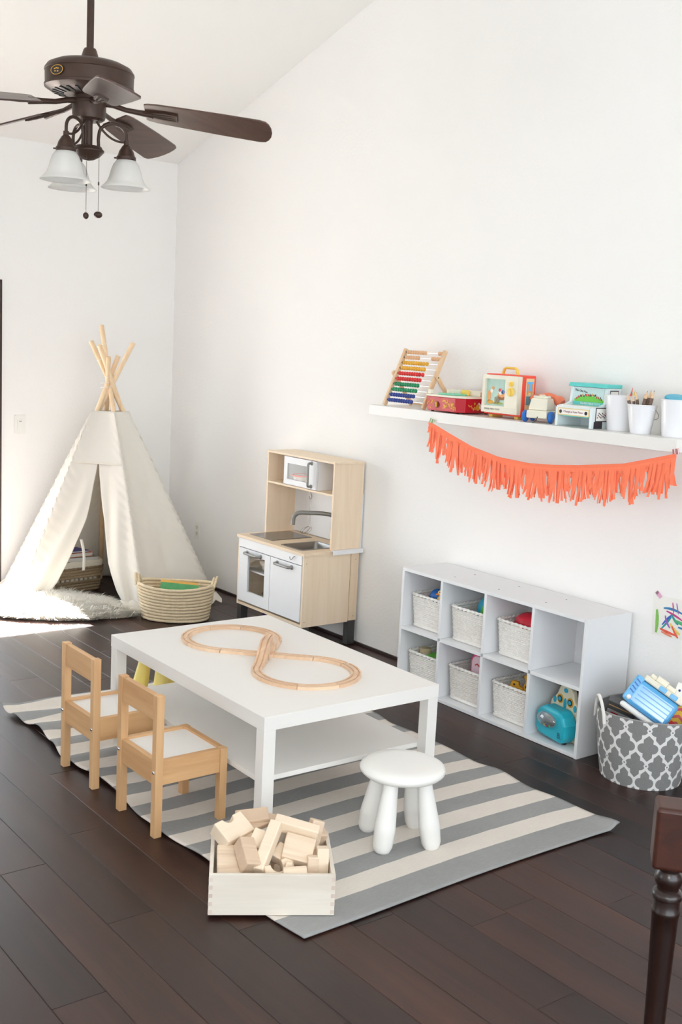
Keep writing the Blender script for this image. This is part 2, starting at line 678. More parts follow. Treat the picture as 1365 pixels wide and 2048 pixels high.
# ---- sliding glass door in the back wall, added fill-light windows in the unseen walls
def glazed(name, axis, pos, hole, panels, fw, depth, outward, mat_frame, handle=False):
    h0, h1, z0, z1 = hole
    e = bpy.data.objects.new(name, None)
    COL.objects.link(e)
    org = ((h0+h1)/2, pos, z0) if axis == 'y' else (pos, (h0+h1)/2, z0)
    e.location = org
    struct(e)

    def b(mb, p, q, d0, d1, c0, c1):
        d0, d1 = pos+outward*d0, pos+outward*d1
        if axis == 'y':
            mb.bx(p, q, d0, d1, c0, c1)
        else:
            mb.bx(d0, d1, p, q, c0, c1)
    for nm, a in (('frame_jamb', (h0, h0+fw, -0.012, depth, z0, z1)), ('frame_jamb', (h1-fw, h1, -0.012, depth, z0, z1)),
                  ('frame_head', (h0+fw, h1-fw, -0.012, depth, z1-fw, z1)), ('frame_sill', (h0+fw, h1-fw, -0.012, depth, z0, z0+fw*0.8))):
        mb = MB(org)
        b(mb, *a)
        mb.build(nm, mat_frame, e, bevel=0.002)
    w = (h1-h0-2*fw)/panels
    for i in range(panels):
        p, q = h0+fw+w*i, h0+fw+w*(i+1)
        dd = 0.02+0.035*(i % 2)
        sw = 0.024
        mb = MB(org)
        b(mb, p, p+sw, dd, dd+0.03, z0+fw*0.8, z1-fw)
        b(mb, q-sw, q, dd, dd+0.03, z0+fw*0.8, z1-fw)
        b(mb, p+sw, q-sw, dd, dd+0.03, z1-fw-sw, z1-fw)
        b(mb, p+sw, q-sw, dd, dd+0.03, z0+fw*0.8, z0+fw*0.8+sw)
        fr = mb.build('sash_frame', mat_frame, e, bevel=0.002)
        mb = MB(org)
        b(mb, p+sw, q-sw, dd+0.012, dd+0.017, z0+fw*0.8+sw, z1-fw-sw)
        sub(mb.build('pane', M_GLASS, e), fr)
    return e


glazed('door_1', 'y', YB, DOOR, 2, 0.018, 0.10, 1, M_BRONZE)
glazed('fill_window_1', 'x', XL, FILL_WINL, 2, 0.05, 0.10, -1, M_WHITE)
glazed('fill_window_2', 'y', YF, FILL_WINF, 3, 0.05, 0.10, -1, M_WHITE)
M_PATIO = plain('patio_concrete', (205, 200, 192), 0.9, var=0.08)
patio = MB().bx(-16, 10, 0.2, 14, -0.22, -0.17).build('floor_patio', M_PATIO)
struct(patio)

# ---- switch plate on the back wall, outlet on the right wall
t_ = thing('light_switch', 'white rocker light switch plate on the wall left of the tent', 'light switch', (-1.126, -0.0005, 1.073))
MB().box((0, -0.004, 0), (0.076, 0.007, 0.116)).build('plate', M_PLASTIC, t_, bevel=0.002)
MB().box((0, -0.0095, 0), (0.034, 0.006, 0.066), (4, 0, 0)).build('rocker', M_PLASTIC, t_, bevel=0.001)
MB().box((0, -0.0145, 0.022), (0.018, 0.003, 0.004)).build('locator', M_GREY_METAL, t_)
MB().box((0, -0.009, 0.061), (0.07, 0.018, 0.006)).build('top_lip', M_PLASTIC, t_)
t_ = thing('wall_outlet', 'white duplex power outlet low on the wall beside the play kitchen', 'outlet', (-0.0005, -0.425, 0.365))
MB().box((-0.003, 0, 0), (0.006, 0.074, 0.116)).build('plate', M_PLASTIC, t_, bevel=0.002)
for dz in (-0.022, 0.022):
    s_ = MB().lathe([(0.016, 0), (0.016, 0.003)], 20, rotm((0, -90, 0)), c=(-0.006, 0, dz)).build('socket_face', M_CREAM, t_)
    for dy in (-0.006, 0.006):
        sub(MB().box((-0.0092, dy, dz+0.003), (0.001, 0.002, 0.008)).build('slot', M_INK, t_), s_)
    sub(MB().box((-0.0092, 0, dz-0.008), (0.001, 0.005, 0.004)).build('ground_hole', M_INK, t_), s_)

# ================================================================== striped rug
M_RUG = newmat('striped_flatweave', 0.95, spec=0.1)
t = NT(M_RUG)
tc = t.node('ShaderNodeTexCoord')
sp = t.node('ShaderNodeSeparateXYZ')
t.put(sp.inputs[0], tc.outputs['UV'])
nz = t.noise(t.coords(scale=(1, 1, 1)), 16, 3)
yy = t.m('ADD', sp.outputs[1], t.m('MULTIPLY', t.m('SUBTRACT', nz, 0.5), 0.006))
st = t.m('GREATER_THAN', t.m('FRACT', t.m('DIVIDE', yy, 0.1885)), 0.5)
st = t.m('MULTIPLY', st, t.m('GREATER_THAN', yy, 0.0))
fine = t.noise(t.coords(scale=(40, 260, 40)), 1.0, 3, 0.7)
blot = t.noise(t.coords(), 7, 4)
gr = t.mix(t.m('ADD', t.m('MULTIPLY', fine, 0.6), t.m('MULTIPLY', blot, 0.4)), lin((132, 133, 134)), lin((172, 172, 170)))
cr = t.mix(t.m('ADD', t.m('MULTIPLY', fine, 0.6), t.m('MULTIPLY', blot, 0.4)), lin((205, 197, 188)), lin((236, 229, 220)))
t.put(t.b.inputs['Base Color'], t.mix(st, gr, cr))
t.bump(fine, 0.5, 0.002)
RX0, RX1, RY0, RY1 = -2.135, -0.715, -4.69, -2.385


def rug_pt(u, w):
    x = RX0+(RX1-RX0)*u
    y = RY0+(RY1-RY0)*w
    n = noise.noise((x*1.7, y*2.6, 3.0))
    ed_l = 1-smoothstep(0.0, 0.10, u)
    ed_r = smoothstep(0.90, 1.0, u)
    far = smoothstep(0.45, 0.9, w)*(1-smoothstep(0.08, 0.55, u))
    zw = 0.0
    zw += ed_l*(0.5+0.5*math.sin(y*13+2*n))*0.010*smoothstep(0.12, 0.3, w)
    zw += ed_r*(0.5+0.5*math.sin(y*23+1+3*n))*0.007
    zw += far*(0.5+0.5*math.sin(y*34+4*n+x*3))*0.020
    zw += smoothstep(0.965, 1.0, u)*smoothstep(0.06, 0.0, w)*0.02
    zw += smoothstep(0.05, 0.0, u)*smoothstep(0.96, 1.0, w)*0.012
    x += 0.016*math.sin(y*9+1.0)*ed_l+0.010*math.sin(y*15)*ed_r
    y += 0.020*math.sin(x*4.0+0.6)*(0.35+0.65*w)-0.012*smoothstep(0.9, 1, u)
    if w < 0.06:
        y += 0.05*u*0.6*0
    return Vector((x, y, 0.0006+zw+0.0044))


mb = MB().sheet(rug_pt, 90, 150)
rug = mb.build('striped_rug', M_RUG, None, smooth=60)
me = rug.data
uvl = me.uv_layers.new(name='UVMap')
for lp in me.loops:
    j, i = divmod(lp.vertex_index, 91)
    uvl.data[lp.index].uv = (i/90*(RX1-RX0), j/150*(RY1-RY0)-0.030)
md = rug.modifiers.new('thickness', 'SOLIDIFY')
md.thickness = 0.0042
md.offset = -1
tag(rug, 'grey and cream striped flatwoven rug lying under the white table', 'rug')
RUGZ = 0.0052

# ================================================================== white low table with shelf
TA = math.degrees(-0.014)
tb = thing('coffee_table', 'white low rectangular play table with a lower shelf on the striped rug', 'table', (-1.9085, -4.1288, RUGZ), (0, 0, TA))
TW, TL_, TH = 0.78, 1.18, 0.45
MB().bx(0, TW, 0, TL_, TH-0.05, TH).build('tabletop', M_WHITE, tb, bevel=0.0015)
for (a, b) in ((0, 0), (TW-0.05, 0), (0, TL_-0.05), (TW-0.05, TL_-0.05)):
    MB().bx(a+0.001, a+0.049, b+0.001, b+0.049, 0, TH-0.05).build('leg', M_WHITE, tb, bevel=0.0015)
MB().bx(0.022, TW-0.022, 0.05, TL_-0.05, 0.198, 0.216).build('shelf', M_WHITE, tb, bevel=0.001)
TABZ = RUGZ+TH

# ---- wooden train track: figure of eight with a bridge, on the table
tr = thing('toy_train_track', 'wooden toy train track laid as a figure eight with a bridge on the white table', 'train track', (-1.49, -3.5175, TABZ))
TRH, TRW, RAD, CD = 0.012, 0.040, 0.19, 0.2675
GPROF = [(-0.020, 0), (-0.020, TRH), (-0.0135, TRH), (-0.0135, TRH-0.0042), (-0.0075, TRH-0.0042), (-0.0075, TRH), (0.0075, TRH), (0.0075, TRH-0.0042), (0.0135, TRH-0.0042), (0.0135, TRH), (0.020, TRH), (0.020, 0)]


def track_piece(path, name='track_piece', base=None):
    """path: list of (point, side vector); cross-section with two grooves; base: absolute z of the underside"""
    vs, fs = [], []
    n = len(GPROF)
    for (p, sd, bz) in path:
        for (a, z) in GPROF:
            zz = p.z+z if z > 0 else bz
            q = p+sd*a
            vs.append((q.x, q.y, zz))
    for i in range(len(path)-1):
        for k in range(n):
            l = (k+1) % n
            fs.append((i*n+k, (i+1)*n+k, (i+1)*n+l, i*n+l))
    fs.append(tuple(range(n)))
    fs.append(tuple(reversed(range((len(path)-1)*n, len(path)*n))))
    return MB().add(vs, fs).build(name, M_BEECH, tr)


for sgn, nudge in ((1, 0.0), (-1, 0.0)):
    cy = CD*sgn
    a0 = -45.0 if sgn > 0 else 135.0
    for i in range(6):
        path = []
        a1, a2 = a0+45*i+0.25, a0+45*i+44.75
        if sgn < 0 and i == 5:
            a1 += 3.0                              # the near loop is left slightly open at its right
        for k in range(9):
            a = math.radians(a1+(a2-a1)*k/8)
            d = Vector((math.cos(a), math.sin(a), 0))
            path.append((Vector((0, cy, 0))+d*RAD, d, 0.0))
        track_piece(path)
# flat straights (from far-left to near-right) passing under the bridge
q = 0.134
pa, pb = Vector((-q, q, 0)), Vector((q, -q, 0))
dirv = (pb-pa).normalized()
sd = Vector((-dirv.y, dirv.x, 0))
L_ = (pb-pa).length
for s0, s1 in ((0.002, L_*0.575), (L_*0.578, L_-0.002)):
    track_piece([(pa+dirv*(s0+(s1-s0)*k/2), sd, 0.0) for k in range(3)])
# bridge: two ramps with an arch under the crest
pa, pb = Vector((-q, -q, 0)), Vector((q, q, 0))
dirv = (pb-pa).normalized()
sd = Vector((-dirv.y, dirv.x, 0))


def bridge_z(s):
    return 0.066*smoothstep(0.0, 0.44, s)*(1-smoothstep(0.56, 1.0, s))


def bridge_under(s):
    top = bridge_z(s)
    arch = 0.0
    e = abs(s-0.5)
    if e < 0.14:
        arch = math.sqrt(max(0, 1-(e/0.14)**2))*0.056
    e2 = abs(abs(s-0.5)-0.21)
    if e2 < 0.045:
        arch = math.sqrt(max(0, 1-(e2/0.045)**2))*0.032
    return max(0.0, min(arch, top-0.004))


for s0, s1 in ((0.004, 0.499), (0.501, 0.996)):
    track_piece([(pa+dirv*(L_*(s0+(s1-s0)*k/44))+Vector((0, 0, bridge_z(s0+(s1-s0)*k/44))), sd, bridge_under(s0+(s1-s0)*k/44)) for k in range(45)], 'bridge_ramp')
# peg connectors at the open joint
for (px_, py_, rr) in ((0.190, -0.2605, 0.0045),):
    MB().lathe([(rr, 0.0), (rr, 0.012)], 14, c=(px_, py_, 0)).build('connector_peg', M_BEECH, tr)


# ================================================================== chairs
def make_chair(loc, label, rz=0):
    """origin: middle of the footprint; back towards -x"""
    c = thing('child_chair', label, 'chair', loc, (0, 0, rz), 'small pine chairs at the white table')
    W, D, P = 0.29, 0.285, 0.029
    hx, hy = D/2, W/2
    for s in (-1, 1):
        y0, y1 = (hy-P, hy) if s > 0 else (-hy, -hy+P)
        p = MB().bx(-hx, -hx+P, y0, y1, 0, 0.503).build('back_post', M_PINE, c, bevel=0.0015)
        bo = MB().lathe([(0.0, 0.0045), (0.004, 0.004), (0.0065, 0.001), (0.0065, 0)], 14, rotm((0, -90, 0)), c=(-hx, (y0+y1)/2, 0.232)).build('bolt', M_CHROME, c, smooth=40)
        sub(bo, p)
        MB().bx(hx-P, hx, y0, y1, RUGZ, 0.272).build('leg', M_PINE, c, bevel=0.0015)
        MB().bx(-hx+P, hx-P, y0+0.004, y1-0.002 if s > 0 else y1-0.004, 0.185, 0.272).build('side_rail', M_PINE_X, c, bevel=0.0012)
    MB().bx(-hx+0.004, -hx+P-0.004, -hy+P, hy-P, 0.412, 0.500).build('backrest', M_PINE_Y, c, bevel=0.0015)
    MB().bx(-hx+0.004, -hx+P-0.004, -hy+P, hy-P, 0.185, 0.272).build('rear_rail', M_PINE_Y, c, bevel=0.0012)
    MB().bx(hx-P+0.006, hx-0.003, -hy+P, hy-P, 0.185, 0.272).build('front_rail', M_PINE_Y, c, bevel=0.0012)
    MB().bx(-hx+P-0.004, hx-P+0.006, -hy+P-0.004, hy-P+0.004, 0.256, 0.264).build('seat', M_WHITE, c)
    return c


make_chair((-2.041, -3.748, 0.0), 'small pine chair with white seat nearer the camera, beside the crate of blocks')
make_chair((-2.041, -3.262, 0.0), 'small pine chair with white seat farther from the camera, nearer the tent')


# ================================================================== stools
def make_stool(name, label, loc, mat, rz, group):
    s = thing(name, label, 'stool', loc, (0, 0, rz), group)
    MB().lathe([(0.0, 0.242), (0.118, 0.242), (0.136, 0.246), (0.146, 0.255), (0.149, 0.264), (0.144, 0.274), (0.130, 0.281), (0.10, 0.283), (0.0, 0.2825)], 48).build('seat', mat, s, smooth=50)
    for k in range(4):
        a = math.radians(45+90*k)
        d = Vector((math.cos(a), math.sin(a), 0))
        p0, p1 = d*0.128, d*0.082+Vector((0, 0, 0.248))
        n = 16
        prof = [(0.0, 0.012), (0.008, 0.020), (0.02, 0.0245), (0.045, 0.0285), (0.10, 0.0335), (0.30, 0.0365), (0.304, 0.0368), (0.36, 0.0362), (0.6, 0.0315), (0.85, 0.0265), (1.0, 0.024)]
        MB().tube([p0+(p1-p0)*u for u, r in prof], [r for u, r in prof], 20).build('leg', mat, s, smooth=50)
    return s


M_STOOLY = plain('pale_yellow_plastic', (242, 222, 130), 0.4)
make_stool('child_stool', 'white round plastic stool standing on the rug in front of the table', (-1.474, -4.347, RUGZ), M_PLASTIC, -22, None)
make_stool('child_stool', 'pale yellow plastic stool behind the table, only its legs showing under the tabletop', (-1.45, -2.62, RUGZ), M_STOOLY, 7, None)

# ================================================================== play kitchen
KO = (-0.21, -1.92, 0.0)
kt = thing('play_kitchen', 'birch and white wooden play kitchen with hob, sink and microwave against the wall', 'play kitchen', KO)
KY0, KY1 = -2.258, -1.582            # near end, far end
KX0, KX1 = -0.408, -0.012            # front, back
M_HOB = plain('dark_hob_glass', (92, 84, 78), 0.08, spec=0.8)
M_LEG = plain('anthracite_leg', (70, 70, 68), 0.45, 0.3)


def K():
    return MB(KO)


# corner posts with dark feet
for (xa, ya) in ((KX0+0.008, KY0+0.006), (KX1-0.062, KY0+0.006), (KX0+0.008, KY1-0.048), (KX1-0.062, KY1-0.048)):
    back = xa > -0.2
    p = K().bx(xa, xa+0.05, ya, ya+0.042, 0.004, 0.145).build('leg', M_LEG, kt, bevel=0.002)
for yy_ in (KY0+0.004, KY1-0.022):
    K().bx(KX1-0.064, KX1-0.008, yy_, yy_+0.018, 0.145, 0.543).build('rear_post', M_BIRCH, kt, bevel=0.001)
# body
for yy_ in (KY0+0.004, KY1-0.019):
    K().bx(KX0+0.004, KX1-0.068, yy_, yy_+0.015, 0.140, 0.543).build('side_panel', M_BIRCH, kt, bevel=0.001)
K().bx(KX0+0.006, KX1-0.07, KY0+0.019, KY1-0.019, 0.140, 0.155).build('bottom_panel', M_BIRCH_Y, kt)
K().bx(KX1-0.012, KX1-0.004, KY0+0.02, KY1-0.02, 0.16, 0.543).build('back_panel', M_LAMINATE, kt)
K().bx(KX0+0.03, KX1-0.02, -1.925, -1.913, 0.155, 0.48).build('divider', M_LAMINATE, kt)
K().bx(KX0+0.04, KX1-0.02, -1.913, KY1-0.019, 0.345, 0.354).build('oven_shelf', M_LAMINATE, kt)
# worktop: strips around the sink hole
SX0, SX1, SY0, SY1 = -0.365, -0.125, -2.170, -1.985
wt = K()
wt.bx(KX0-0.004, KX1, SY1, KY1+0.004, 0.543, 0.559)
wt.bx(KX0-0.004, KX1, KY0-0.004, SY0, 0.543, 0.559)
wt.bx(KX0-0.004, SX0, SY0, SY1, 0.543, 0.559)
wt.bx(SX1, KX1, SY0, SY1, 0.543, 0.559)
wt = wt.build('worktop', M_BIRCH_Y, kt, bevel=0.0)
# hob
K().bx(-0.352, -0.066, -1.858, -1.624, 0.559, 0.5625).build('hob', M_HOB, kt, bevel=0.0012)
# sink bowl
sk = K()
rim = 0.012


def rr(x0, x1, y0, y1, r, z, n=6):
    pts = []
    for (cx, cy, a0) in ((x1-r, y1-r, 0), (x0+r, y1-r, 90), (x0+r, y0+r, 180), (x1-r, y0+r, 270)):
        for k in range(n+1):
            a = math.radians(a0+90*k/n)
            pts.append(Vector((cx+r*math.cos(a), cy+r*math.sin(a), z)))
    return pts


rings = [rr(SX0-rim, SX1+rim, SY0-rim, SY1+rim, 0.022, 0.5595), rr(SX0-rim, SX1+rim, SY0-rim, SY1+rim, 0.022, 0.562), rr(SX0, SX1, SY0, SY1, 0.016, 0.562),
         rr(SX0+0.004, SX1-0.004, SY0+0.004, SY1-0.004, 0.02, 0.548), rr(SX0+0.012, SX1-0.012, SY0+0.012, SY1-0.012, 0.03, 0.49), rr(SX0+0.03, SX1-0.03, SY0+0.03, SY1-0.03, 0.03, 0.482)]
n_ = len(rings[0])
vs = [p for r_ in rings for p in r_]
fs = [(i*n_+k, i*n_+(k+1) % n_, (i+1)*n_+(k+1) % n_, (i+1)*n_+k) for i in range(len(rings)-1) for k in range(n_)]
fs.append(tuple((len(rings)-1)*n_+k for k in range(n_)))
sk.add(vs, fs)
sk.build('sink', M_STEEL, kt, smooth=40, recalc=False)
# faucet
fx, fy = -0.072, -2.082
pts = [(fx, fy, 0.559), (fx, fy, 0.70)]
for k in range(1, 8):
    a = math.radians(90*k/7)
    pts.append((fx-0.03*(1-math.cos(a))*1.0, fy+0.03*(1-math.cos(a))*1.2, 0.70+0.03*math.sin(a)))
e_ = Vector(pts[-1])
for k in range(1, 6):
    pts.append((e_.x-0.020*k, e_.y+0.022*k, e_.z+0.002*math.sin(k)))
e_ = Vector(pts[-1])
for k in range(1, 8):
    a = math.radians(90*k/7)
    pts.append((e_.x-0.034*math.sin(a), e_.y+0.038*math.sin(a), e_.z-0.045*(1-math.cos(a))))
e_ = Vector(pts[-1])
pts.append((e_.x-0.001, e_.y+0.001, e_.z-0.03))
fa = K().tube(pts, 0.0125, 14).build('faucet', M_GREY_METAL, kt, smooth=50)
sub(K().lathe([(0.02, 0.559), (0.02, 0.563), (0.014, 0.566), (0.014, 0.60)], 20, c=(fx, fy, 0)).build('faucet_base', M_GREY_METAL, kt, smooth=40), fa)
sub(K().tube([(fx, fy-0.012, 0.592), (fx-0.004, fy-0.030, 0.60), (fx-0.006, fy-0.034, 0.64)], 0.0055, 10).build('tap_lever', M_GREY_METAL, kt, smooth=50), fa)
# front: fascia, doors, handles
K().bx(KX0+0.001, KX0+0.012, KY0+0.021, KY1-0.021, 0.489, 0.541).build('fascia', M_LAMINATE, kt, bevel=0.001)


def handle(p0, p1, out, parent, r=0.008):
    """bar handle between two points of a front, bent outwards along `out`; round rosettes at the ends"""
    p0, p1, out = Vector(p0), Vector(p1), Vector(out)
    d = (p1-p0).normalized()
    pth = [p0, p0+out*0.75, p0+out*0.95+d*0.004, p0+out+d*0.012, p1+out-d*0.012, p1+out*0.95-d*0.004, p1+out*0.75, p1]
    h = K().tube(pth, r, 10, flat=1.0).build('handle', M_GREY_METAL, kt, smooth=50)
    sub(h, parent)
    for q_ in (p0, p1):
        M_ = out.normalized().to_track_quat('Z', 'Y').to_matrix()
        g = K().lathe([(r*1.7, 0), (r*1.7, 0.003), (r*1.2, 0.006)], 16, M_, c=q_).build('rosette', M_GREY_METAL, kt, smooth=40)
        g.location = Vector(g.location)-Vector(parent.location)
        g.parent = parent


# oven door (far half) with window
da, db, dz0, dz1 = -1.930, -1.604, 0.168, 0.485
wa, wb, wz0, wz1 = -1.876, -1.698, 0.232, 0.452
dr = K()
dr.bx(KX0, KX0+0.014, da, wa, dz0, dz1)
dr.bx(KX0, KX0+0.014, wb, db, dz0, dz1)
dr.bx(KX0, KX0+0.014, wa, wb, dz0, wz0)
dr.bx(KX0, KX0+0.014, wa, wb, wz1, dz1)
dr = dr.build('oven_door', M_LAMINATE, kt, bevel=0.0)
sub(K().bx(KX0+0.006, KX0+0.009, wa, wb, wz0, wz1).build('oven_window', M_CLEAR, kt), dr)
handle((KX0, -1.832, 0.464), (KX0, -1.690, 0.464), (-0.026, 0, 0), dr)
dr2 = K().bx(KX0, KX0+0.014, KY0+0.022, -1.934, 0.168, 0.485).build('cupboard_door', M_LAMINATE, kt, bevel=0.001)
handle((KX0, -2.146, 0.462), (KX0, -2.004, 0.462), (-0.026, 0, 0), dr2)
# hook on the fascia
K().tube([(KX0+0.002, -2.170, 0.528), (KX0-0.010, -2.170, 0.527), (KX0-0.012, -2.168, 0.521), (KX0-0.013, -2.160, 0.512), (KX0-0.013, -2.150, 0.509), (KX0-0.013, -2.141, 0.514), (KX0-0.013, -2.139, 0.523)], 0.0022, 8).build('utensil_hook', M_GREY_METAL, kt, smooth=50)
# white ledge clip on the near end of the worktop
K().bx(-0.225, KX1+0.002, KY0-0.020, KY0+0.002, 0.5595, 0.5635).build('rail_cover', M_LAMINATE, kt)
K().bx(-0.225, KX1+0.002, KY0-0.020, KY0-0.016, 0.540, 0.5595).build('rail_lip', M_LAMINATE, kt)
# hutch
HX0, HZ0, HZ1 = -0.222, 0.5635, 1.056
for (ya, nm) in ((KY0+0.004, 'hutch_side'), (KY1-0.019, 'hutch_side')):
    K().bx(HX0, KX1-0.002, ya, ya+0.015, HZ0 if ya < -2 else 0.559, HZ1-0.012).build(nm, M_BIRCH, kt, bevel=0.001)
K().bx(HX0-0.004, KX1-0.002, KY0, KY1, HZ1-0.012, HZ1).build('hutch_top', M_BIRCH_Y, kt, bevel=0.001)
K().bx(HX0+0.002, KX1-0.004, KY0+0.019, KY1-0.019, 0.862, 0.874).build('hutch_shelf', M_BIRCH_Y, kt, bevel=0.001)
K().bx(KX1-0.010, KX1-0.004, KY0+0.019, KY1-0.019, 0.874, HZ1-0.012).build('hutch_back', M_LAMINATE, kt)
K().bx(KX1-0.004, KX1+0.003, KY0+0.004, KY1-0.004, 0.563, 0.872).build('splash_panel', M_LAMINATE, kt)
# microwave box
ma, mz = (-2.086, -1.764), (0.875, 1.043)
K().bx(HX0+0.012, KX1-0.012, ma[0], ma[0]+0.008, *mz).build('microwave_side', M_LAMINATE, kt)
K().bx(HX0+0.012, KX1-0.012, ma[1]-0.008, ma[1], *mz).build('microwave_side', M_LAMINATE, kt)
da, db, dz0, dz1 = ma[0]+0.002, ma[1]-0.002, 0.878, 1.040
wa, wb, wz0, wz1 = -1.998, -1.800, 0.910, 1.002
dr = K()
fx0 = HX0-0.002
dr.bx(fx0, fx0+0.012, da, wa, dz0, dz1)
dr.bx(fx0, fx0+0.012, wb, db, dz0, dz1)
dr.bx(fx0, fx0+0.012, wa, wb, dz0, wz0)
dr.bx(fx0, fx0+0.012, wa, wb, wz1, dz1)
dr = dr.build('microwave_door', M_LAMINATE, kt)
sub(K().bx(fx0+0.005, fx0+0.008, wa, wb, wz0, wz1).build('microwave_window', M_CLEAR, kt), dr)
handle((fx0, -2.040, 0.894), (fx0, -2.040, 1.026), (-0.026, 0.0, 0), dr, 0.007)
# hook under the shelf
K().lathe([(0.010, 0.8615), (0.010, 0.858), (0.0, 0.856)], 14, c=(-0.150, -1.940, 0)).build('hook_plate', M_GREY_METAL, kt, smooth=40)
K().tube([(-0.150, -1.940, 0.858), (-0.150, -1.940, 0.842), (-0.150, -1.950, 0.830), (-0.150, -1.953, 0.818), (-0.150, -1.946, 0.807), (-0.150, -1.936, 0.806), (-0.150, -1.929, 0.813), (-0.150, -1.930, 0.822)], 0.0022, 8).build('hanging_hook', M_GREY_METAL, kt, smooth=50)
for (yy_, zz_) in ((KY0+0.0035, 0.50), (KY0+0.0035, 0.17)):
    for xx_ in (KX0+0.022, KX1-0.030):
        K().lathe([(0.003, 0), (0.003, 0.001)], 10, rotm((90, 0, 0)), c=(xx_, yy_+0.001, zz_)).build('screw_head', M_GREY_METAL, kt)

# things in and around the kitchen
w = thing('whisk', 'small wire whisk hanging from the hook under the kitchen shelf', 'whisk', (-0.150, -1.941, 0.804))
MB().tube([(0, 0.004, 0.004), (0, 0.006, 0.0), (0, 0.004, -0.11), (0, 0.0015, -0.16), (0, -0.0015, -0.16), (0, -0.004, -0.11), (0, -0.006, 0.0), (0, -0.004, 0.004)], 0.0011, 6, closed=True).build('handle', M_STEEL, w, smooth=50)
for k in range(3):
    a = PI*k/3+0.3
    lp = []
    for j in range(20):
        b_ = 2*PI*j/20
        lp.append((0.028*math.sin(b_)*math.cos(a)-0.010*(1-math.cos(b_)), 0.028*math.sin(b_)*math.sin(a)+0.016*(1-math.cos(b_)), -0.160-0.030*(1-math.cos(b_))*0.75))
    MB().tube(lp, 0.0009, 5, closed=True).build('wire_loop', M_STEEL, w, smooth=50)
cu = thing('toy_pot', 'small white and red tub with orange rim behind the microwave window', 'tub', (-0.140, -1.835, 0.8745))
MB().lathe([(0.0, 0.0), (0.044, 0.0), (0.050, 0.028), (0.051, 0.028), (0.0555, 0.056), (0.052, 0.056), (0.047, 0.006), (0.0, 0.006)], 28).build('body', M_PAPER, cu, smooth=40)
MB().lathe([(0.0562, 0.050), (0.0595, 0.052), (0.0595, 0.058), (0.0545, 0.060)], 28, cap=False).build('rim', M_ORANGE_RED, cu, smooth=40, solid=0.001)
MB().lathe([(0.0449, 0.003), (0.0506, 0.027)], 28, cap=False).build('red_band', M_RED, cu, smooth=40, solid=0.0006)
wd = thing('toy_cheese', 'pale yellow wedge of toy cheese beside the tub in the microwave', 'toy food', (-0.150, -1.912, 0.8745), (0, 0, 20))
MB().prism([(-0.036, 0.0), (0.036, 0.0), (0.004, 0.050), (-0.006, 0.052)], 0.035, rotm((90, 0, 90))).build('wedge', plain('pale_cheese', (222, 208, 160), 0.6), wd, bevel=0.006)
cg = thing('green_cup', 'translucent green toy cup on the upper shelf of the play oven', 'cup', (-0.23, -1.842, 0.3545))
MB().lathe([(0.0, 0.0), (0.026, 0.0), (0.036, 0.085), (0.034, 0.085), (0.0245, 0.003), (0.0, 0.003)], 24).build('cup_wall', M_GREEN, cg, smooth=40)
MB().lathe([(0.036, 0.081), (0.0385, 0.083), (0.0385, 0.088), (0.036, 0.088)], 24, cap=False).build('cup_rim', M_GREEN, cg, smooth=40, solid=0.001)
bs = thing('wicker_tray', 'brown woven tray at the bottom of the play oven', 'tray', (-0.22, -1.785, 0.1552))
M_SEAG = wood('seagrass', (128, 108, 82), (176, 154, 122), 'x', 3.0, 0.8, 0.3)
for k in range(6):
    r_ = 0.085+0.004*k
    MB().tube([(r_*1.15*math.cos(2*PI*j/32), r_*math.sin(2*PI*j/32), 0.006+0.010*k) for j in range(32)], 0.0062, 8, closed=True).build('coil', M_SEAG, bs, smooth=50)
MB().lathe([(0.0, 0.001), (0.085, 0.001), (0.085, 0.005), (0.0, 0.005)], 32, ex=1.15).build('base', M_SEAG, bs)
dk = thing('black_lid', 'small black lid on the kitchen hutch shelf left of the microwave', 'lid', (-0.165, -1.735, 0.8745))
MB().lathe([(0.0, 0.0), (0.026, 0.0), (0.028, 0.004), (0.020, 0.010), (0.0, 0.012)], 20).build('disc', M_BLACK, dk, smooth=40)
MB().lathe([(0.0, 0.012), (0.007, 0.012), (0.009, 0.017), (0.0, 0.020)], 14).build('knob', M_BLACK, dk, smooth=40)
pb_ = thing('purple_bowl', 'purple bowl lying on the floor under the play kitchen', 'bowl', (-0.17, -1.52-0.17, 0.0005))
MB().lathe([(0.0, 0.0), (0.05, 0.0), (0.085, 0.03), (0.10, 0.062), (0.097, 0.062), (0.08, 0.032), (0.047, 0.004), (0.0, 0.004)], 32).build('bowl_wall', M_PURPLE, pb_, smooth=40)
MB().lathe([(0.0975, 0.058), (0.103, 0.061), (0.1025, 0.065), (0.097, 0.064)], 32, cap=False).build('bowl_rim', M_PURPLE, pb_, smooth=40, solid=0.001)

# ================================================================== eight-cube storage unit
CO = (-0.158, -3.556, 0.0)
cb = thing('cube_organizer', 'white eight-cube storage unit with open fronts standing against the right wall', 'shelf unit', CO)
QX0, QX1 = -0.308, -0.013
QY = [-2.962, -3.253, -3.549, -3.845, -4.148]
QH, QT = 0.612, 0.016


def Q():
    return MB(CO)


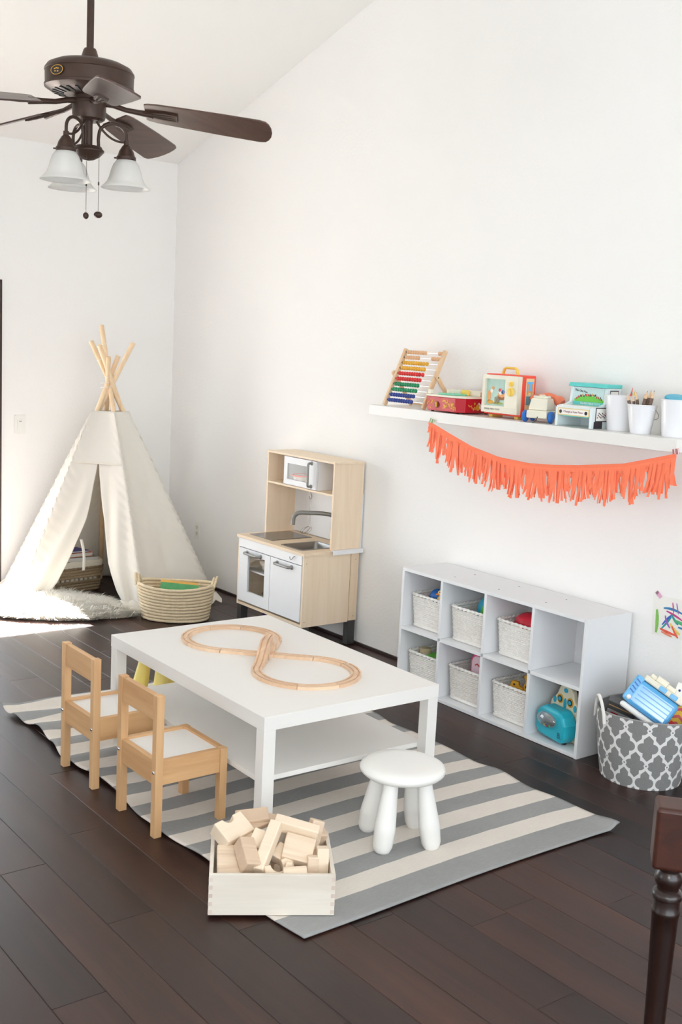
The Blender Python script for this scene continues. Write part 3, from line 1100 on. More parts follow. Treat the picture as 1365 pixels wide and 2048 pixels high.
Q().bx(QX0, QX1, QY[0]-QT, QY[0], 0.0005, QH).build('side_panel', M_LAMINATE, cb, bevel=0.0008)
Q().bx(QX0, QX1, QY[4], QY[4]+QT, 0.0005, QH).build('side_panel', M_LAMINATE, cb, bevel=0.0008)
Q().bx(QX0, QX1, QY[4]+QT, QY[0]-QT, QH-QT, QH-0.0005).build('top_panel', M_LAMINATE, cb, bevel=0.0008)
Q().bx(QX0, QX1, QY[4]+QT, QY[0]-QT, 0.002, 0.002+QT).build('bottom_panel', M_LAMINATE, cb, bevel=0.0008)
DIV = []
for k in (1, 2, 3):
    DIV.append((QY[k]-QT/2, QY[k]+QT/2))
for k in range(4):
    ya = (QY[k]-QT) if k == 0 else DIV[k-1][0]
    yb = DIV[k][1] if k < 3 else QY[4]+QT
    Q().bx(QX0, QX1-0.004, yb, ya, 0.298, 0.298+QT).build('cube_shelf', M_LAMINATE, cb, bevel=0.0008)
for (a, b) in DIV:
    Q().bx(QX0, QX1-0.004, a, b, 0.018, 0.298).build('divider', M_LAMINATE, cb, bevel=0.0008)
    Q().bx(QX0, QX1-0.004, a, b, 0.314, QH-QT).build('divider', M_LAMINATE, cb, bevel=0.0008)
Q().bx(QX1-0.004, QX1, QY[4]+QT, QY[0]-QT, 0.018, QH-QT).build('back_panel', M_LAMINATE, cb)
for (xx_, yy_) in ((-0.29, -3.255), (-0.29, -3.551), (-0.29, -3.842), (-0.03, -3.255), (-0.03, -3.551), (-0.03, -3.842)):
    Q().lathe([(0.004, 0.6115), (0.004, 0.6125)], 10, c=(xx_*0.52-0.075, yy_, 0)).build('screw_cap', M_INK_GREY, cb)
for (xx_, zz_) in ((-0.293, 0.595), (-0.026, 0.595), (-0.293, 0.012), (-0.026, 0.012)):
    Q().lathe([(0.005, 0), (0.005, 0.001)], 10, rotm((90, 0, 0)), c=(xx_, QY[4]+0.0002, zz_)).build('screw_cap', M_PLASTIC, cb)

# ---- white wicker baskets
M_WICKER = wood('white_wicker', (232, 228, 222), (248, 246, 242), 'x', 2.0, 0.6, 0.3)


def rect_path(hx, hy, r, n_side=10, n_arc=4):
    pts = []
    for (cx, cy, a0) in ((hx-r, hy-r, 0), (-hx+r, hy-r, 90), (-hx+r, -hy+r, 180), (hx-r, -hy+r, 270)):
        for k in range(n_arc):
            a = math.radians(a0+90*k/n_arc)
            pts.append((cx+r*math.cos(a), cy+r*math.sin(a), math.cos(a), math.sin(a)))
        nx = {0: (-1, 0), 90: (0, -1), 180: (1, 0), 270: (0, 1)}[a0]
        ln = 2*(hx-r) if a0 in (0, 180) else 2*(hy-r)
        a = math.radians(a0+90)
        for k in range(n_side):
            pts.append((cx+r*math.cos(a)+nx[0]*ln*k/n_side, cy+r*math.sin(a)+nx[1]*ln*k/n_side, math.cos(a), math.sin(a)))
    return pts


def make_basket(label, loc, hx=0.115, hy=0.118, h=0.165, rows=15):
    b = thing('wicker_basket', label, 'basket', loc, (0, 0, 0), 'white wicker baskets in the cube shelf')
    weave, stk = MB(), MB()
    for k in range(rows):
        z = 0.016+(h-0.03)*k/(rows-1)
        gro = 0.90+0.10*z/h
        base = rect_path(hx*gro, hy*gro, 0.022, 18, 4)
        pts = [(x+nx*0.0032*(1 if (i+k) % 2 else -1), y+ny*0.0032*(1 if (i+k) % 2 else -1), z) for i, (x, y, nx, ny) in enumerate(base)]
        weave.tube(pts, 0.0050, 5, closed=True)
    w_ = weave.build('weave', M_WICKER, b, smooth=60)
    w_['kind'] = 'stuff'
    lo, hi = rect_path(hx*0.90, hy*0.90, 0.022, 9, 2), rect_path(hx, hy, 0.022, 9, 2)
    for (x0, y0, _, _), (x1, y1, _, _) in zip(lo, hi):
        stk.tube([(x0, y0, 0.004), (x1, y1, h)], 0.0026, 5)
    s_ = stk.build('stakes', M_WICKER, b, smooth=60)
    s_['kind'] = 'stuff'
    for ph in (0, 1):
        rim = []
        base = rect_path(hx*1.01, hy*1.01, 0.024, 14, 4)
        for i, (x, y, nx, ny) in enumerate(base):
            a = 2*PI*i/4+ph*PI
            rim.append((x+nx*0.004*math.cos(a), y+ny*0.004*math.cos(a), h+0.004*math.sin(a)))
        MB().tube(rim, 0.0056, 6, closed=True).build('rim', M_WICKER, b, smooth=60)
    ft = [(x, y, 0.009) for (x, y, _, _) in rect_path(hx*0.92, hy*0.92, 0.024, 14, 4)]
    MB().tube(ft, 0.0088, 6, closed=True).build('foot_braid', M_WICKER, b, smooth=60)
    MB().box((0, 0, 0.008), (hx*1.74, hy*1.74, 0.005)).build('base', M_WICKER, b)
    return b


def cell(k, row):
    ya = (QY[k]-QT) if k == 0 else DIV[k-1][0]
    yb = DIV[k][1] if k < 3 else QY[4]+QT
    return (ya+yb)/2, 0.0185 if row else 0.3145


bk_info = [(0, 0, 'white wicker basket with rubber duck, top left cube of the storage unit', -0.148),
           (1, 0, 'white wicker basket holding the striped blue ball in the top row', -0.150),
           (2, 0, 'white wicker basket holding the shiny red toy in the top row', -0.135),
           (0, 1, 'white wicker basket with green-edged lid, bottom left cube half hidden by the table', -0.150),
           (1, 1, 'white wicker basket with the pink lunch box in the bottom row', -0.142),
           (2, 1, 'white wicker basket with ochre wooden toys in the bottom row', -0.142)]
first = None
for (k, row, lab, xx_) in bk_info:
    yc, zc = cell(k, row)
    if first is None:
        first = make_basket(lab, (xx_, yc, zc))
    else:
        c_ = copy_tree(first)
        c_.location = (xx_, yc, zc)
        c_['label'] = lab

# ---- toys in the baskets
yc, zc = cell(0, 0)
d = thing('rubber_duck', 'yellow rubber duck with orange beak peeping over the top left basket', 'rubber duck', (-0.200, yc-0.052, zc+0.140), (0, 0, 155))
M_DUCK = plain('pale_duck_yellow', (240, 205, 120), 0.45)
MB().ball((0, 0, 0.022), 0.03, 16, 10, (1.25, 0.95, 0.75)).build('body', M_DUCK, d, smooth=60)
MB().ball((0.016, 0, 0.053), 0.019, 16, 10).build('head', M_DUCK, d, smooth=60)
MB().ball((0.036, 0, 0.049), 0.009, 10, 8, (1.0, 1.1, 0.55)).build('beak', plain('orange_beak', (238, 130, 40), 0.4), d, smooth=60)
MB().ball((-0.036, 0, 0.036), 0.010, 10, 8, (1.3, 0.9, 0.8), (0, -40, 0)).build('tail', M_DUCK, d, smooth=60)
for s_ in (-1, 1):
    MB().ball((0.029, 0.010*s_, 0.060), 0.0028, 8, 6).build('eye', M_INK, d, smooth=60)
bl = thing('blue_ball', 'small blue ball beside the rubber duck in the basket', 'ball', (-0.185, yc+0.012, zc+0.118))
MB().ball((0, 0, 0.042), 0.042, 20, 12).build('shell', M_BLUE, bl, smooth=60)
MB().tube([(0.0423*math.cos(2*PI*k/24), 0.0423*math.sin(2*PI*k/24), 0.042) for k in range(24)], 0.0012, 5, closed=True).build('seam', M_NAVY, bl, smooth=60)
rs_ = thing('red_scoop', 'red plastic cup lying behind the blue ball in the top left basket', 'cup', (-0.185, yc+0.072, zc+0.120), (70, 0, 30))
MB().lathe([(0, 0), (0.026, 0), (0.036, 0.062), (0.034, 0.062), (0.0245, 0.003), (0, 0.003)], 20).build('cup_wall', plain('pinkish_red', (225, 90, 95), 0.4), rs_, smooth=40)
MB().lathe([(0.036, 0.058), (0.039, 0.060), (0.038, 0.064), (0.035, 0.064)], 20, cap=False).build('cup_rim', M_RED, rs_, smooth=40, solid=0.001)

yc, zc = cell(1, 0)
bb = thing('striped_ball', 'large blue ball with white and green stripe in the second top basket', 'ball', (-0.165, yc-0.020, zc+0.062), (22, 0, 0))
BR = 0.093


def wedge(a0, a1, r=BR, n=6, m=12):
    return lambda u, v_: Vector((0.34*r*math.sin(PI*v_)*math.cos(a0+(a1-a0)*u), r*math.sin(PI*v_)*math.sin(a0+(a1-a0)*u), BR+r*math.cos(PI*v_)))


for k, (a0, a1, mt) in enumerate(((0, 150, M_TEAL), (150, 172, M_LIME), (172, 182, M_PAPER), (182, 330, M_TEAL), (330, 350, M_LIME), (350, 360, M_PAPER))):
    MB().sheet(wedge(math.radians(a0), math.radians(a1)), max(2, int((a1-a0)/15)), 18).build('panel', mt, bb, smooth=60)

yc, zc = cell(2, 0)
rb = thing('red_rattle', 'shiny red plastic toy with orange cap in the third top basket', 'toy', (-0.150, yc-0.010, zc+0.092), (0, 0, 4))
MB().ball((0, 0, 0.060), 0.06, 24, 14, (1.0, 1.65, 1.0)).build('body', plain('glossy_red', (214, 40, 62), 0.16), rb, smooth=60)
MB().lathe([(0.020, 0), (0.022, 0.006), (0.020, 0.016), (0.012, 0.022), (0, 0.024)], 20, c=(0, -0.055, 0.112)).build('cap', plain('orange_cap', (240, 130, 50), 0.35), rb, smooth=50)
MB().tube([(0.060*math.cos(2*PI*k/32), 0.0992*math.sin(2*PI*k/32), 0.060) for k in range(32)], 0.0012, 5, closed=True).build('seam', M_RED, rb, smooth=60)

yc, zc = cell(0, 1)
gl_ = thing('plastic_case', 'white plastic box with bright green lid in the bottom left basket', 'box', (-0.150, yc-0.035, zc+0.050), (0, -6, 4))
MB().bx(-0.075, 0.075, -0.055, 0.055, 0.0, 0.105).build('box_body', M_PLASTIC, gl_, bevel=0.004)
MB().bx(-0.079, 0.079, -0.059, 0.059, 0.105, 0.120).build('lid', M_LIME, gl_, bevel=0.004)
jl = thing('round_jar', 'cream round jar lid standing in the far corner of the bottom left basket', 'jar', (-0.190, yc+0.072, zc+0.085))
MB().lathe([(0, 0), (0.028, 0), (0.028, 0.075), (0, 0.075)], 24).build('jar_body', M_CREAM, jl, smooth=40)
MB().lathe([(0.030, 0.072), (0.0305, 0.092), (0.028, 0.095), (0, 0.095)], 24).build('jar_lid', plain('tan_lid', (214, 194, 158), 0.5), jl, smooth=40)

yc, zc = cell(1, 1)
lb = thing('lunch_box', 'pink lunch box with pale front panel standing in the bottom row basket', 'lunch box', (-0.165, yc-0.040, zc+0.030), (0, 0, 3))


def arch(hw, h, r=0.04, n=8):
    pts = [(-hw, 0), (hw, 0)]
    for k in range(n+1):
        a = math.radians(90*k/n)
        pts.append((hw-r+r*math.cos(a), h-r+r*math.sin(a)))
    for k in range(n+1):
        a = math.radians(90+90*k/n)
        pts.append((-hw+r+r*math.cos(a), h-r+r*math.sin(a)))
    return pts


RFRONT = Matrix(((0, 0, -1), (-1, 0, 0), (0, 1, 0)))     # local x -> -y (right in view), local y -> up, local z -> -x (towards the room)
MB().prism(arch(0.062, 0.215), 0.075, RFRONT).build('case', M_PINK, lb, bevel=0.005)
MB().prism(arch(0.052, 0.196, 0.034), 0.002, RFRONT, c=(-0.0388, 0, 0.009)).build('front_panel', plain('pale_pink_print', (244, 216, 228), 0.5, var=0.06, vscale=60), lb)
MB().tube([(0, 0.025, 0.214), (0, 0.022, 0.236), (0, -0.022, 0.236), (0, -0.025, 0.214)], 0.005, 8).build('handle', plain('pale_grey_handle', (205, 190, 196), 0.4), lb, smooth=50)
MB().tube([(-0.0402, 0.030, 0.16), (-0.0402, 0.018, 0.168), (-0.0402, 0.004, 0.160)], 0.003, 6).build('printed_ribbon', M_RED, lb)
MB().tube([(-0.0402, -0.020, 0.12), (-0.0402, -0.030, 0.145), (-0.0402, -0.044, 0.15)], 0.002, 6).build('printed_line', M_INK, lb)

yc, zc = cell(2, 1)
gi = thing('wooden_giraffe', 'ochre wooden animal with dark spots leaning in the bottom row basket', 'toy animal', (-0.200, yc-0.070, zc+0.125), (0, -10, 0))
MB().prism([(-0.028, 0), (0.028, 0), (0.026, 0.052), (0.020, 0.075), (0.024, 0.110), (-0.004, 0.118), (-0.022, 0.104), (-0.010, 0.085), (-0.026, 0.060)], 0.018, RFRONT).build('body', M_GOLD, gi, bevel=0.002)
for (a, b) in ((0.008, 0.03), (-0.010, 0.055), (0.010, 0.08)):
    MB().lathe([(0.006, 0), (0.006, 0.0012)], 10, rotm((0, -90, 0)), c=(-0.009, -a, b)).build('spot', M_INK, gi)
g2_ = thing('wooden_lion', 'ochre wooden toy animal lying at the front of the bottom row basket', 'toy animal', (-0.205, yc+0.006, zc+0.130), (0, 0, 20))
MB().prism([(-0.036, 0), (0.036, 0), (0.032, 0.030), (0.012, 0.036), (0.008, 0.055), (-0.024, 0.058), (-0.034, 0.030)], 0.020, RFRONT).build('body', M_GOLD, g2_, bevel=0.002)
MB().lathe([(0.005, 0), (0.005, 0.0012)], 10, rotm((0, -90, 0)), c=(-0.010, 0.012, 0.042)).build('eye', M_INK, g2_)
rg = thing('orange_hoop', 'orange curved toy hoop with red and green end behind the wooden animals', 'toy', (-0.165, yc-0.040, zc+0.120))
MB().tube([(0, 0.045-0.09*k/14, 0.075*math.sin(PI*k/14)+0.045*(k/14)) for k in range(12)], 0.007, 8).build('hoop', plain('orange_ring', (236, 150, 70), 0.4), rg, smooth=50)
MB().lathe([(0.0085, 0), (0.0085, 0.016)], 12, rotm((60, 0, 0)), c=(0, -0.026, 0.087)).build('end_cap', M_GREEN, rg)

# ---- turquoise activity toy in the bottom right cube
yc, zc = cell(3, 1)
at = thing('activity_toy', 'turquoise and cream owl-patterned activity toy with clear dome in the bottom right cube', 'activity toy', (-0.205, yc+0.012, zc), (0, 0, -10))
M_CREAMW = plain('cream_wood', (236, 228, 200), 0.5)
prof = [(-0.105, 0.0), (0.105, 0.0), (0.118, 0.02), (0.112, 0.10), (0.098, 0.15), (0.062, 0.185), (0.045, 0.225), (0.022, 0.243), (-0.020, 0.245), (-0.044, 0.228), (-0.060, 0.19), (-0.096, 0.155), (-0.110, 0.10), (-0.116, 0.02)]
MB().prism(prof, 0.026, RFRONT, c=(0.012, 0, 0.004)).build('back_board', M_CREAMW, at, bevel=0.006, seg=3)


def disc(parent, r, y, z, mat, x, name, n=24, h=0.002, sy=1.0, sz=1.0):
    pts = [(r*sy*math.cos(2*PI*k/n), r*sz*math.sin(2*PI*k/n)) for k in range(n)]
    return MB().prism(pts, h, RFRONT, c=(x, y, z)).build(name, mat, parent)


for (ey, ez) in ((0.034, 0.178), (-0.034, 0.178), (-0.094, 0.075)):
    disc(at, 0.021, ey, ez, M_GOLD, -0.0025, 'printed_eye_ring')
    disc(at, 0.0145, ey, ez, M_INK, -0.0040, 'printed_eye_dark')
    disc(at, 0.0095, ey, ez, M_TEAL, -0.0055, 'printed_eye_centre')
disc(at, 0.010, 0.0, 0.165, M_TEAL, -0.0025, 'printed_leaf', sz=2.4)
disc(at, 0.010, 0.070, 0.165, M_TEAL, -0.0025, 'printed_leaf', sz=1.5)
disc(at, 0.010, -0.068, 0.160, M_TEAL, -0.0025, 'printed_leaf', sz=1.5)
disc(at, 0.013, 0.0, 0.224, M_TEAL, -0.0025, 'printed_leaf', sz=0.8)
body = [(-0.098, 0.03), (-0.080, 0.004), (0.080, 0.0), (0.10, 0.03), (0.102, 0.085), (0.084, 0.118), (0.060, 0.140), (-0.050, 0.140), (-0.080, 0.122), (-0.098, 0.10)]
MB().prism(body, 0.075, RFRONT, c=(-0.040, 0.006, 0.010)).build('body', plain('turquoise_gloss', (38, 178, 200), 0.3), at, bevel=0.014, seg=4)
do = MB().ball((-0.078, 0.018, 0.096), 0.056, 24, 14, (0.55, 1.1, 0.62)).build('dome', glassy('dome_plastic', (235, 240, 242), 0.3, 0.04, 0.12), at, smooth=60)
sub(MB().ball((-0.0785, 0.018, 0.095), 0.056, 20, 12, (0.10, 0.98, 0.52)).build('dome_back', plain('dome_silver', (120, 128, 132), 0.25, 0.6), at, smooth=60), do)
for k, mt in enumerate((M_RED, M_GREEN, M_YELLOW, M_PURPLE, M_RED, M_GREEN)):
    sub(MB().ball((-0.094, 0.036-0.010*k, 0.074+0.003*(k % 2)), 0.0055, 8, 6).build('bead', mt, at, smooth=60), do)
text('B.', 0.036, plain('dark_teal_mark', (18, 95, 115), 0.5), at, (-0.0785, -0.066, 0.046), (PI/2, 0, -PI/2), name='lettering')
for s_ in (-0.05, 0.05):
    MB().lathe([(0.012, 0), (0.012, 0.006)], 12, c=(-0.035, s_, 0.0)).build('foot', M_INK, at)
db_ = thing('dark_case', 'dark olive and white box standing behind the turquoise activity toy', 'box', (-0.085, yc-0.050, zc), (0, 0, 0))
MB().bx(-0.05, 0.05, -0.065, 0.065, 0, 0.215).build('case', plain('olive_dark', (62, 62, 54), 0.6), db_, bevel=0.004)
MB().bx(-0.052, 0.052, -0.067, 0.067, 0.15, 0.185).build('white_band', M_PAPER, db_)

# ================================================================== floating shelf
SZ = 1.397
sh = MB().bx(-0.26, -0.0005, -4.466, -2.566, SZ-0.05, SZ).build('floating_shelf', M_WHITE, bevel=0.0012)
tag(sh, 'long white floating wall shelf carrying vintage toys', 'shelf')
TZ = SZ+0.0003

# ---- abacus
ab = thing('abacus', 'wooden abacus with rows of coloured beads leaning back on its stand on the shelf', 'abacus', (-0.150, -2.795, TZ))
M_ABW = wood('abacus_wood', (214, 178, 140), (234, 204, 168), 'z', 0.8, 0.5, 0.1)
TOPX, BOTX, AH, AW = 0.058, -0.072, 0.292, 0.150


def ab_pt(y, h):
    return Vector((BOTX+(TOPX-BOTX)*h, y, AH*h))


sl = math.degrees(math.atan2(TOPX-BOTX, AH))
for s in (-1, 1):
    mb = MB()
    L = math.hypot(TOPX-BOTX, AH)
    c = ab_pt(s*AW, 0.5)
    mb.box(c+Vector((0, 0, 0.003)), (0.024, 0.016, L), (0, sl, 0))
    mb.build('side_post', M_ABW, ab, bevel=0.004)
    h0 = ab_pt(s*(AW+0.016), 0.55)
    foot = Vector((0.128, s*(AW+0.016), 0.004))
    d = foot-h0
    ang = math.degrees(math.atan2(d.x, -d.z))
    mb = MB().box((h0+foot)/2-d.normalized()*0.010, (0.022, 0.013, d.length+0.022), (0, -ang, 0))
    st_ = mb.build('stand_leg', M_ABW, ab, bevel=0.004)
    sub(MB().lathe([(0.004, 0), (0.004, 0.002), (0.0, 0.003)], 12, rotm((90*s, 0, 0)) if s < 0 else rotm((-90, 0, 0)), c=h0+Vector((0, s*0.0065, 0))).build('pivot_screw', M_CHROME, ab, smooth=40), st_)
MB().cyl((0.122, -AW-0.010, 0.012), (0.122, AW+0.010, 0.012), 0.005, n=10).build('stand_bar', M_ABW, ab, smooth=50)
BC = [(plain('natural_bead', (222, 178, 138), 0.5), 8), (None, 6), (plain('yellow_bead', (224, 172, 54), 0.45), 10), (None, 10), (plain('red_bead', (204, 40, 40), 0.4), 10), (None, 10), (plain('green_bead', (30, 140, 92), 0.4), 10), (None, 10), (plain('blue_bead', (38, 62, 140), 0.4), 10), (None, 10)]
beadm = None
cm = None
for i in range(10):
    hh = 0.955-0.094*i
    p0, p1 = ab_pt(AW-0.008, hh), ab_pt(-AW+0.008, hh)
    cm = BC[i][0] or cm
    MB().cyl(p0, p1, 0.0013, n=6).build('rod', M_CHROME, ab)
    MB().ball(ab_pt(AW-0.010, hh)+Vector((0, 0, 0)), 0.0055, 8, 6).build('end_stop', M_INK, ab, smooth=60)
    nb = BC[i][1]
    for k in range(10):
        yy_ = AW-0.024-0.0188*k if k < nb else -AW+0.018+0.0188*(9-k)
        if k == nb-1 and i in (2, 4):
            yy_ -= 0.006
        o = MB().ball((0, 0, 0), 0.0108, 12, 8, (1, 0.86, 1)).build('bead', cm, ab, smooth=60) if k == 0 else None
        if o is not None:
            src = o
        else:
            o = src.copy()
            COL.objects.link(o)
        o.location = ab_pt(yy_, hh)

# ---- red record-player music box
rp = thing('toy_record_player', 'red and white toy record player with gold floral decoration beside the abacus', 'toy record player', (-0.135, -3.115, TZ))
M_REC = plain('crimson_plastic', (178, 18, 38), 0.35)
outl = [(-0.098, -0.118), (-0.062, -0.118-0.0), (0.110, -0.118), (0.110, 0.118), (-0.098, 0.118)]
outl = [(-0.112, -0.085), (-0.080, -0.122), (0.105, -0.122), (0.105, 0.122), (-0.112, 0.122)]
mb = MB()
vs = [(x*0.96, y*0.97, 0.006) for x, y in outl]+[(x, y, 0.074) for x, y in outl]
mb.add(vs, [tuple(reversed(range(5))), tuple(range(5, 10))]+[(i, (i+1) % 5, 5+(i+1) % 5, 5+i) for i in range(5)])
mb.build('case', M_REC, rp, bevel=0.003)
MB().prism([(x*1.015, y*1.012) for x, y in outl], 0.010, None, (0, 0, 0.079)).build('white_rim', M_CREAM, rp, bevel=0.002)
MB().bx(0.02, 0.105, -0.115, 0.122, 0.0842, 0.108).build('rear_housing', M_CREAM, rp, bevel=0.004)
MB().lathe([(0, 0), (0.072, 0), (0.074, 0.003), (0.072, 0.007), (0.012, 0.008), (0.0, 0.008)], 40, c=(-0.030, 0.020, 0.0842)).build('record', plain('mint_plastic', (120, 205, 170), 0.4), rp, smooth=40)
MB().lathe([(0, 0), (0.005, 0), (0.005, 0.016), (0, 0.018)], 12, c=(-0.030, 0.020, 0.0925)).build('spindle', M_CREAM, rp, smooth=40)
MB().bx(0.000, 0.016, -0.052, 0.000, 0.0845, 0.112).build('tone_arm', M_YELLOW, rp, bevel=0.004)
MB().bx(-0.109, -0.090, 0.096, 0.118, 0.0845, 0.106).build('corner_block', M_CREAM, rp, bevel=0.003)
MB().lathe([(0.0175, 0), (0.0175, 0.002), (0.0, 0.002)], 24, rotm((0, -90, 0)), c=(-0.110, 0.045, 0.036)).build('knob_recess', plain('dark_crimson', (110, 12, 24), 0.4), rp)
kn = MB().box((-0.1155, 0.045, 0.036), (0.010, 0.012, 0.026)).build('knob', M_GOLD, rp, bevel=0.004)
M_GOLDINK = plain('gold_print', (218, 165, 60), 0.6)
rnd = random.Random(3)
for (yc0, n_) in ((0.098, 9), (-0.020, 18), (-0.064, 16)):
    mb = MB()
    for k in range(n_):
        yy_, zz_ = yc0+rnd.uniform(-0.022, 0.022), 0.038+rnd.uniform(-0.020, 0.022)
        fx_ = -0.112*(0.96+0.04*(zz_-0.006)/0.068)-0.0012
        a = rnd.uniform(0, PI)
        s_ = 0.0042
        mb.prism([(s_*2.0*math.cos(a), s_*2.0*math.sin(a)), (-s_*0.8*math.sin(a), s_*0.8*math.cos(a)), (-s_*2.0*math.cos(a), -s_*2.0*math.sin(a)), (s_*0.8*math.sin(a), -s_*0.8*math.cos(a))], 0.001, RFRONT, (fx_, yy_, zz_))
    mb.build('gold_floral_print', M_GOLDINK, rp)
# print on the chamfered side: flowers and a small guitar-like motif
nx = Vector((-(0.037), -(0.032), 0)).normalized()
tx_ = Vector((0.032, -0.037, 0)).normalized()
side_c = Vector((0.0, -0.1235, 0.038))
RSIDE = Matrix(((1, 0, 0), (0, 0, -1), (0, 1, 0)))
mb = MB()
for k in range(26):
    xx_ = rnd.uniform(-0.060, 0.085)
    if -0.012 < xx_ < 0.036:
        continue
    zz_ = 0.038+rnd.uniform(-0.022, 0.022)
    a = rnd.uniform(0, PI)
    s_ = 0.0042
    mb.prism([(s_*2.0*math.cos(a), s_*2.0*math.sin(a)), (-s_*0.8*math.sin(a), s_*0.8*math.cos(a)), (-s_*2.0*math.cos(a), -s_*2.0*math.sin(a)), (s_*0.8*math.sin(a), -s_*0.8*math.cos(a))], 0.001, RSIDE, (xx_, -0.1225, zz_))
mb.build('gold_floral_print', M_GOLDINK, rp)
MB().prism([(0.013*math.cos(a*PI/8), 0.016*math.sin(a*PI/8)) for a in range(16)], 0.001, RSIDE, (0.004, -0.1226, 0.034)).build('printed_guitar', M_GOLD, rp)
MB().box((0.020, -0.1227, 0.044), (0.034, 0.001, 0.008), (0, 35, 0)).build('printed_guitar_neck', M_PAPER, rp)
MB().box((0.020, -0.1230, 0.034), (0.016, 0.001, 0.016), (0, -30, 0)).build('printed_sheet', M_PAPER, rp)
for s_ in (-0.1, 0.1):
    for q_ in (-0.085, 0.085):
        MB().lathe([(0.008, 0), (0.008, 0.007)], 12, c=(q_, s_, 0.0)).build('foot', M_INK, rp)

# ---- toy television
tv = thing('toy_television', 'red and cream toy television with yellow handle and knobs on the shelf', 'toy television', (-0.125, -3.430, TZ))
MB().bx(-0.040, 0.050, -0.117, 0.117, 0.012, 0.202).build('case', M_ORANGE_RED, tv, bevel=0.005)
# cream front frame around the screen
fxa, fxb = -0.062, -0.038
sy0, sy1, sz0, sz1 = -0.034, 0.099, 0.054, 0.178
mb = MB()
mb.bx(fxa, fxb, sy1, 0.115, 0.022, 0.196)
mb.bx(fxa, fxb, -0.115, sy0, 0.022, 0.196)
mb.bx(fxa, fxb, sy0, sy1, 0.022, sz0)
mb.bx(fxa, fxb, sy0, sy1, sz1, 0.196)
mb.build('front_frame', M_CREAM, tv)
sc_ = MB().bx(fxb-0.012, fxb-0.008, sy0, sy1, sz0, sz1).build('screen', plain('screen_print_sky', (176, 208, 196), 0.4, var=0.12, vscale=30), tv)
M_SKIN = plain('print_orange', (226, 160, 100), 0.6)
M_BROWN = plain('print_brown', (150, 100, 60), 0.6)
xs = fxb-0.0128


def blob(r, y, z, mat, sy=1.0, sz=1.0, name='printed_shape', x=xs, par=tv, top=sc_):
    o_ = disc(par, r, y, z, mat, x, name, 16, 0.0008, sy, sz)
    if top is not None:
        sub(o_, top)


blob(0.030, -0.004, 0.100, M_BROWN, 0.9, 0.6)
blob(0.026, -0.002, 0.108, M_SKIN, 0.9, 0.5, x=xs-0.0006)
blob(0.012, 0.004, 0.118, M_PAPER, x=xs-0.0012)
blob(0.008, 0.010, 0.128, M_RED, x=xs-0.0018)
blob(0.010, -0.010, 0.120, M_BLUE, x=xs-0.0012)
blob(0.016, 0.078, 0.100, M_SKIN, 0.7, 1.6)
blob(0.010, 0.062, 0.122, M_PAPER, x=xs-0.0006)
blob(0.008, 0.055, 0.136, M_SKIN, x=xs-0.0006)
blob(0.030, 0.070, 0.070, M_GOLD, 0.7, 0.33)
blob(0.034, 0.020, 0.066, plain('print_green', (150, 165, 90), 0.6), 1.0, 0.17)
for k in range(6):
    o_ = MB().box((xs-0.001, 0.040-0.006*k, 0.078+0.003*(k % 3)), (0.0008, 0.0018, 0.030), (5*(k % 3)-5, 0, 0)).build('printed_reed', M_BROWN, tv)
    sub(o_, sc_)
MB().bx(fxa-0.002, fxa, -0.112, -0.032, 0.048, 0.190).build('control_panel', M_CREAM, tv, bevel=0.001)
for (zz_, r_) in ((0.160, 0.012), (0.124, 0.020)):
    k_ = MB().lathe([(r_, 0), (r_, 0.008), (r_*0.8, 0.011), (0, 0.011)], 24, rotm((0, -90, 0)), c=(fxa-0.002, -0.074, zz_)).build('knob', M_YELLOW, tv, smooth=40)
    sub(MB().box((fxa-0.014, -0.074, zz_), (0.006, 0.005, r_*1.4)).build('knob_grip', M_YELLOW, tv), k_)
# side picture
MB().box((0.010, -0.1178, 0.110), (0.052, 0.0012, 0.158)).build('side_picture', plain('pale_print', (232, 208, 160), 0.6), tv)
for (x_, z_, sx_, sz_, m_) in ((0.010, 0.150, 0.044, 0.048, M_SKY), (-0.004, 0.140, 0.009, 0.048, M_SKIN), (0.024, 0.140, 0.009, 0.048, M_SKIN), (0.010, 0.128, 0.040, 0.007, M_SKIN), (0.010, 0.088, 0.044, 0.040, plain('print_water', (120, 165, 175), 0.6)), (0.010, 0.098, 0.032, 0.010, M_ORANGE_RED), (0.010, 0.108, 0.012, 0.012, M_PAPER)):
    MB().box((x_, -0.1186-0.0002*random.random(), z_), (sx_, 0.001, sz_)).build('side_print', m_, tv)
mb = MB()
mb.tube([(0.0, 0.048, 0.200), (0.0, 0.040, 0.226), (0.0, 0.030, 0.231), (0.0, -0.030, 0.231), (0.0, -0.040, 0.226), (0.0, -0.048, 0.200)], 0.0085, 8, flat=0.7)
mb.build('handle', M_YELLOW, tv, smooth=50)
MB().bx(-0.03, 0.04, 0.070, 0.092, 0.0, 0.013).build('foot', M_YELLOW, tv, bevel=0.002)
MB().bx(-0.03, 0.04, -0.092, -0.070, 0.0, 0.013).build('foot', M_YELLOW, tv, bevel=0.002)
FR_ROT = (PI/2, 0, -PI/2)
text('FISHER-PRICE TOYS', 0.0115, M_INK_GREY, tv, (fxa-0.0005, 0.045, 0.038), FR_ROT)

